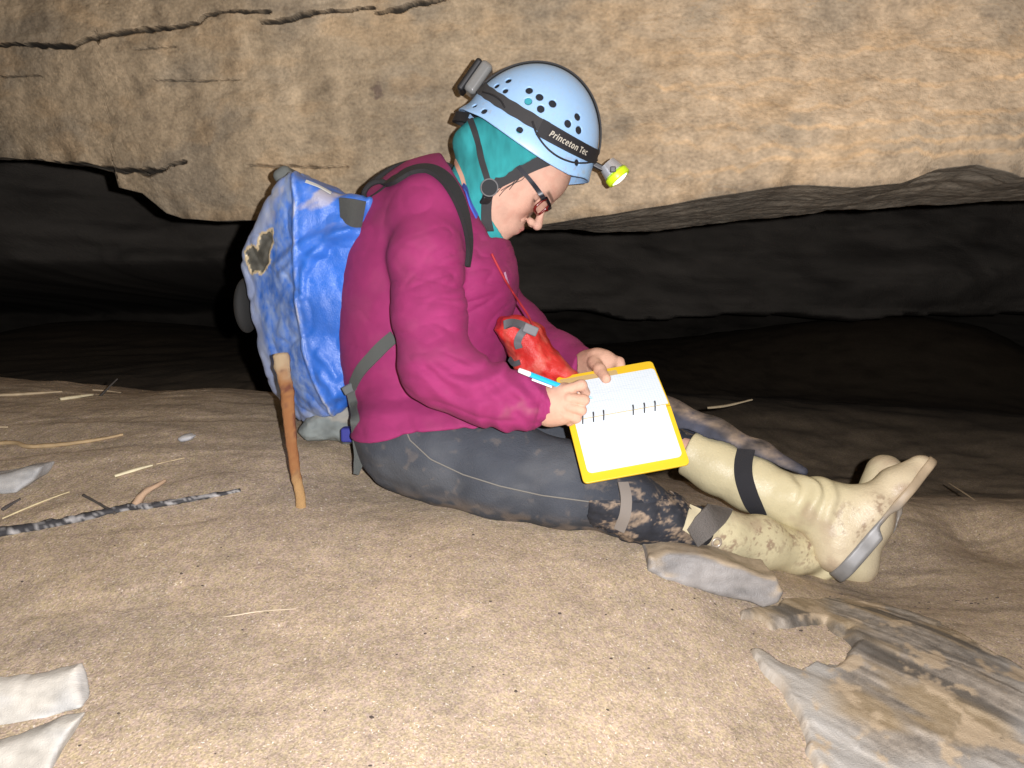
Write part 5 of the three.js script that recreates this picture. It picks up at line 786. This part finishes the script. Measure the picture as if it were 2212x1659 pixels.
// ---------------------------------------------------------------- red pouch on a cord round the neck
{
  const ol = [[1072, 712], [1090, 692], [1112, 690], [1150, 702], [1172, 716], [1196, 748], [1222, 782], [1240, 806], [1234, 826], [1180, 830], [1120, 822], [1108, 800], [1096, 760]].map(([x, y]) => { const p = at(x, y, 1.53); return [p.x, p.y]; }), P = polySDF(ol), zc = -1.545;
  const f = (x, y, z) => { const zz = z - zc - 0.35 * (0.3 - y) * 0.3; return 0.75 * (smax(P(x, y), Math.abs(zz) - 0.045, 0.045) + 0.010 * fbm(x * 10, y * 10, z * 10, 3) + 0.004 * fbm(x * 34 + y * 20, y * 26, z * 20, 3)); };
  const pouch = thing('pouch', 'red vinyl pouch hanging from a red cord against the magenta top', 'pouch', at(1160, 825, 1.55));
  const xs = ol.map((p) => p[0]), ys = ol.map((p) => p[1]);
  part('bag', net(f, V(Math.min(...xs) - 0.04, Math.min(...ys) - 0.04, -1.68), V(Math.max(...xs) + 0.04, Math.max(...ys) + 0.04, -1.42), 0.0028, (x, y, z) => { const n = fbm(x * 16, y * 16, z * 16, 4); return mixc(tint([0.50, 0.024, 0.020], 1 + 0.3 * n), [0.55, 0.13, 0.09], 0.5 * smooth(0.0, 0.45, fbm(x * 30, y * 14, z * 20, 4))); }), vmat(0.42, { bumpMap: rep(fineBump, 7), bumpScale: 0.001 }), pouch);
  const S = (pts, o) => pts.map(([x, y]) => meet(x, y, f, o));
  { const m = S([[1088, 702], [1110, 700], [1130, 706], [1150, 716]], 0.002); part('closure', ribbon(m.map((q) => q.p), 0.016, m.map((q) => q.n), 0.006), mat([0.07, 0.07, 0.075], 0.7), pouch, 'dark rolled top'); }
  { const m = S([[1138, 708], [1124, 724], [1118, 740], [1122, 752]], 0.004); part('strap', ribbon(m.map((q) => q.p), 0.014, m.map((q) => q.n), 0.003), mat([0.08, 0.08, 0.085], 0.6), pouch); }
  { const m = meet(1146, 712, f, 0.008), g = new RoundedBoxGeometry(0.028, 0.018, 0.010, 3, 0.003); g.rotateZ(-0.4); g.translate(m.p.x, m.p.y, m.p.z); part('buckle', g, mat([0.16, 0.16, 0.165], 0.75), pouch); }
  { const m = S([[1102, 775], [1112, 786], [1124, 782]], 0.003); part('strap', ribbon(m.map((q) => q.p), 0.010, m.map((q) => q.n), 0.003), mat([0.06, 0.06, 0.065], 0.6), pouch); }
  const cordP = [[1062, 548], [1076, 576], [1092, 606], [1108, 632]].map(([x, y]) => meet(x, y, sweaterF, 0.003, 1.2).p); cordP.push(at(1124, 656, 1.56), at(1140, 680, 1.53), at(1152, 704, 1.49));
  part('cord', rod(cordP, 0.0024, { radial: 6 }), mat([0.40, 0.022, 0.03], 0.7), pouch);
  { const m = [[1090, 588], [1094, 602], [1098, 616]].map(([x, y]) => meet(x, y, sweaterF, 0.0012, 1.2)); part('emblem', ribbon(m.map((q) => q.p), 0.006, m.map((q) => q.n), 0.0008), mat([0.6, 0.35, 0.5], 0.7), person, 'small pale mark on the chest'); }
}
// ---------------------------------------------------------------- notebook
{
  const TL = at(1190, 816, 1.505), TR = at(1400, 784, 1.515), ML = at(1229, 914, 1.425), MR = at(1447, 875, 1.435), BL = at(1272, 1037, 1.36), BR = at(1503, 1005, 1.37);
  const book = thing('notebook', 'open yellow ring binder notebook with white pages resting on the thigh', 'notebook', ML.clone().lerp(MR, 0.5));
  // a board with rounded corners, laid between a spine edge and an outer edge; u along the spine, v away from it
  const board = (A, B, C, Dd, u0, u1, v0, v1, lift, thick, r, bend = 0) => {
    const U = B.clone().sub(A), Wd = U.length(), Vv = C.clone().sub(A).lerp(Dd.clone().sub(B), 0.5); U.normalize(); Vv.addScaledVector(U, -Vv.dot(U)); const Hg = Vv.length(); Vv.normalize(); const N = U.clone().cross(Vv).normalize(); if (N.z < 0) N.negate();
    const s = new THREE.Shape(), x0 = u0 * Wd, x1 = u1 * Wd, y0 = v0 * Hg, y1 = v1 * Hg; s.moveTo(x0, y0); s.lineTo(x1, y0); s.lineTo(x1, y1 - r); s.quadraticCurveTo(x1, y1, x1 - r, y1); s.lineTo(x0 + r, y1); s.quadraticCurveTo(x0, y1, x0, y1 - r); s.lineTo(x0, y0);
    const g = new THREE.ExtrudeGeometry(s, { depth: thick, bevelEnabled: thick > 0.002, bevelSize: 0.0008, bevelThickness: 0.0008, bevelSegments: 2, curveSegments: 8 });
    const p = g.attributes.position; for (let i = 0; i < p.count; i++) { const a = p.getX(i), b = p.getY(i), c = p.getZ(i) + lift; const q = A.clone().addScaledVector(U, a).addScaledVector(Vv, b).addScaledVector(N, c); p.setXYZ(i, q.x, q.y, q.z); } g.computeVertexNormals(); return { g, U, Vv, N, Wd, Hg };
  };
  const yl = mat([0.68, 0.44, 0.016], 0.42), buff = mat([0.46, 0.32, 0.13], 0.7), wob = tex(256, 256, (i, j) => { const v = 0.5 + 0.35 * (tile(i / 40, j / 40, 6.4 | 0, 77) - 0.5) + 0.1 * (tile(i / 3, j / 3, 85, 78) - 0.5); return [v, v, v]; });
  // faint pencil survey notes and a pale grid
  const sheet = (sd, dense) => { const c = document.createElement('canvas'); c.width = 512; c.height = 360; const x = c.getContext('2d'); x.fillStyle = '#ccd4d9'; x.fillRect(0, 0, 512, 360); x.strokeStyle = 'rgba(120,165,180,0.40)'; x.lineWidth = 1; for (let i = 12; i < 512; i += 14) { x.beginPath(); x.moveTo(i, 0); x.lineTo(i, 360); x.stroke(); } for (let i = 12; i < 360; i += 14) { x.beginPath(); x.moveTo(0, i); x.lineTo(512, i); x.stroke(); }
    seed = sd; x.strokeStyle = 'rgba(110,118,128,0.40)'; for (let r = 0; r < dense; r++) { let px = 40 + rnd() * 330, py = 40 + rnd() * 270; x.beginPath(); x.moveTo(px, py); for (let k = 0; k < 12; k++) { px += 5 + rnd() * 8; py += (rnd() - 0.5) * 12; x.lineTo(px, py); } x.stroke(); }
    const t = new THREE.CanvasTexture(c); t.colorSpace = THREE.SRGBColorSpace; return t; };
  const put = (name, b, m, parent, label) => part(name, b.g, m, parent, label);
  const uvOf = (b, A) => { const p = b.g.attributes.position, u = new Float32Array(p.count * 2), v = V(0, 0, 0); for (let i = 0; i < p.count; i++) { v.fromBufferAttribute(p, i).sub(A); u[2 * i] = v.dot(b.U) / b.Wd; u[2 * i + 1] = v.dot(b.Vv) / b.Hg; } b.g.setAttribute('uv', new THREE.BufferAttribute(u, 2)); };
  put('front_cover', board(ML, MR, BL, BR, 0, 1, 0.02, 1, -0.003, 0.003, 0.009), yl, book); put('back_cover', board(ML, MR, TL, TR, 0, 1, 0.02, 1, -0.003, 0.003, 0.009), yl, book);
  { const b = board(ML, MR, TL, TR, 0.03, 0.62, 0.55, 0.94, 0.0004, 0.0006, 0.003); put('pocket_flap', b, buff, book, 'tan flap along the top edge'); }
  { const b = board(ML, MR, BL, BR, 0.055, 0.955, -0.005, 0.875, 0.002, 0.0018, 0.010); uvOf(b, ML); put('page', b, new THREE.MeshStandardMaterial({ map: sheet(5, 9), roughness: 0.85 }), book); }
  { const b = board(ML, MR, TL, TR, 0.03, 0.985, 0.015, 0.80, 0.003, 0.0018, 0.008); uvOf(b, ML); put('page', b, new THREE.MeshStandardMaterial({ map: sheet(9, 22), roughness: 0.85 }), book); }
  { const dk = mat([0.06, 0.06, 0.065], 0.3, { metalness: 0.6 }); for (const u of [0.13, 0.235, 0.335, 0.625, 0.735, 0.84]) { const q = ML.clone().lerp(MR, u), o = [[0, 0.006, -0.009], [0, 0.012, -0.004], [0, 0.012, 0.004], [0, 0.005, 0.011]].map(([x, y, z]) => { return V(q.x + x, q.y + y * 0.9 + (-z) * 0.7, q.z + 0.006 + y * 0.5 + z * 0.5); }); part('ring', rod(o, 0.0011, { radial: 6 }), dk, book); } }
}
// pencil
{
  const a = at(1122, 800, 1.36), b = at(1281, 861, 1.447), L = b.clone().sub(a), cy = (t0, t1, r0, r1) => { const g = new THREE.CylinderGeometry(r1, r0, L.length() * (t1 - t0), 16); g.rotateX(Math.PI / 2); g.lookAt(L); const q = a.clone().addScaledVector(L, (t0 + t1) / 2); g.translate(q.x, q.y, q.z); return g; };
  const p = thing('pencil', 'bright blue mechanical pencil with white end held in the writing hand', 'pencil', b);
  part('barrel', cy(0.13, 0.9, 0.0048, 0.0046), mat([0.02, 0.45, 0.78], 0.3, { clearcoat: 0.6 }), p); part('eraser', cy(0.0, 0.127, 0.0042, 0.0048), mat([0.85, 0.85, 0.85], 0.5), p); part('tip', cy(0.9, 0.99, 0.0044, 0.001), mat([0.40, 0.66, 0.78], 0.35), p);
  const g = new RoundedBoxGeometry(0.003, 0.004, 0.044, 3, 0.0014); g.lookAt(L); const q = a.clone().addScaledVector(L, 0.30); g.translate(q.x - 0.001, q.y - 0.0065, q.z + 0.003); part('clip', g, mat([0.8, 0.83, 0.86], 0.3), p);
}
renderer.render(scene, camera);
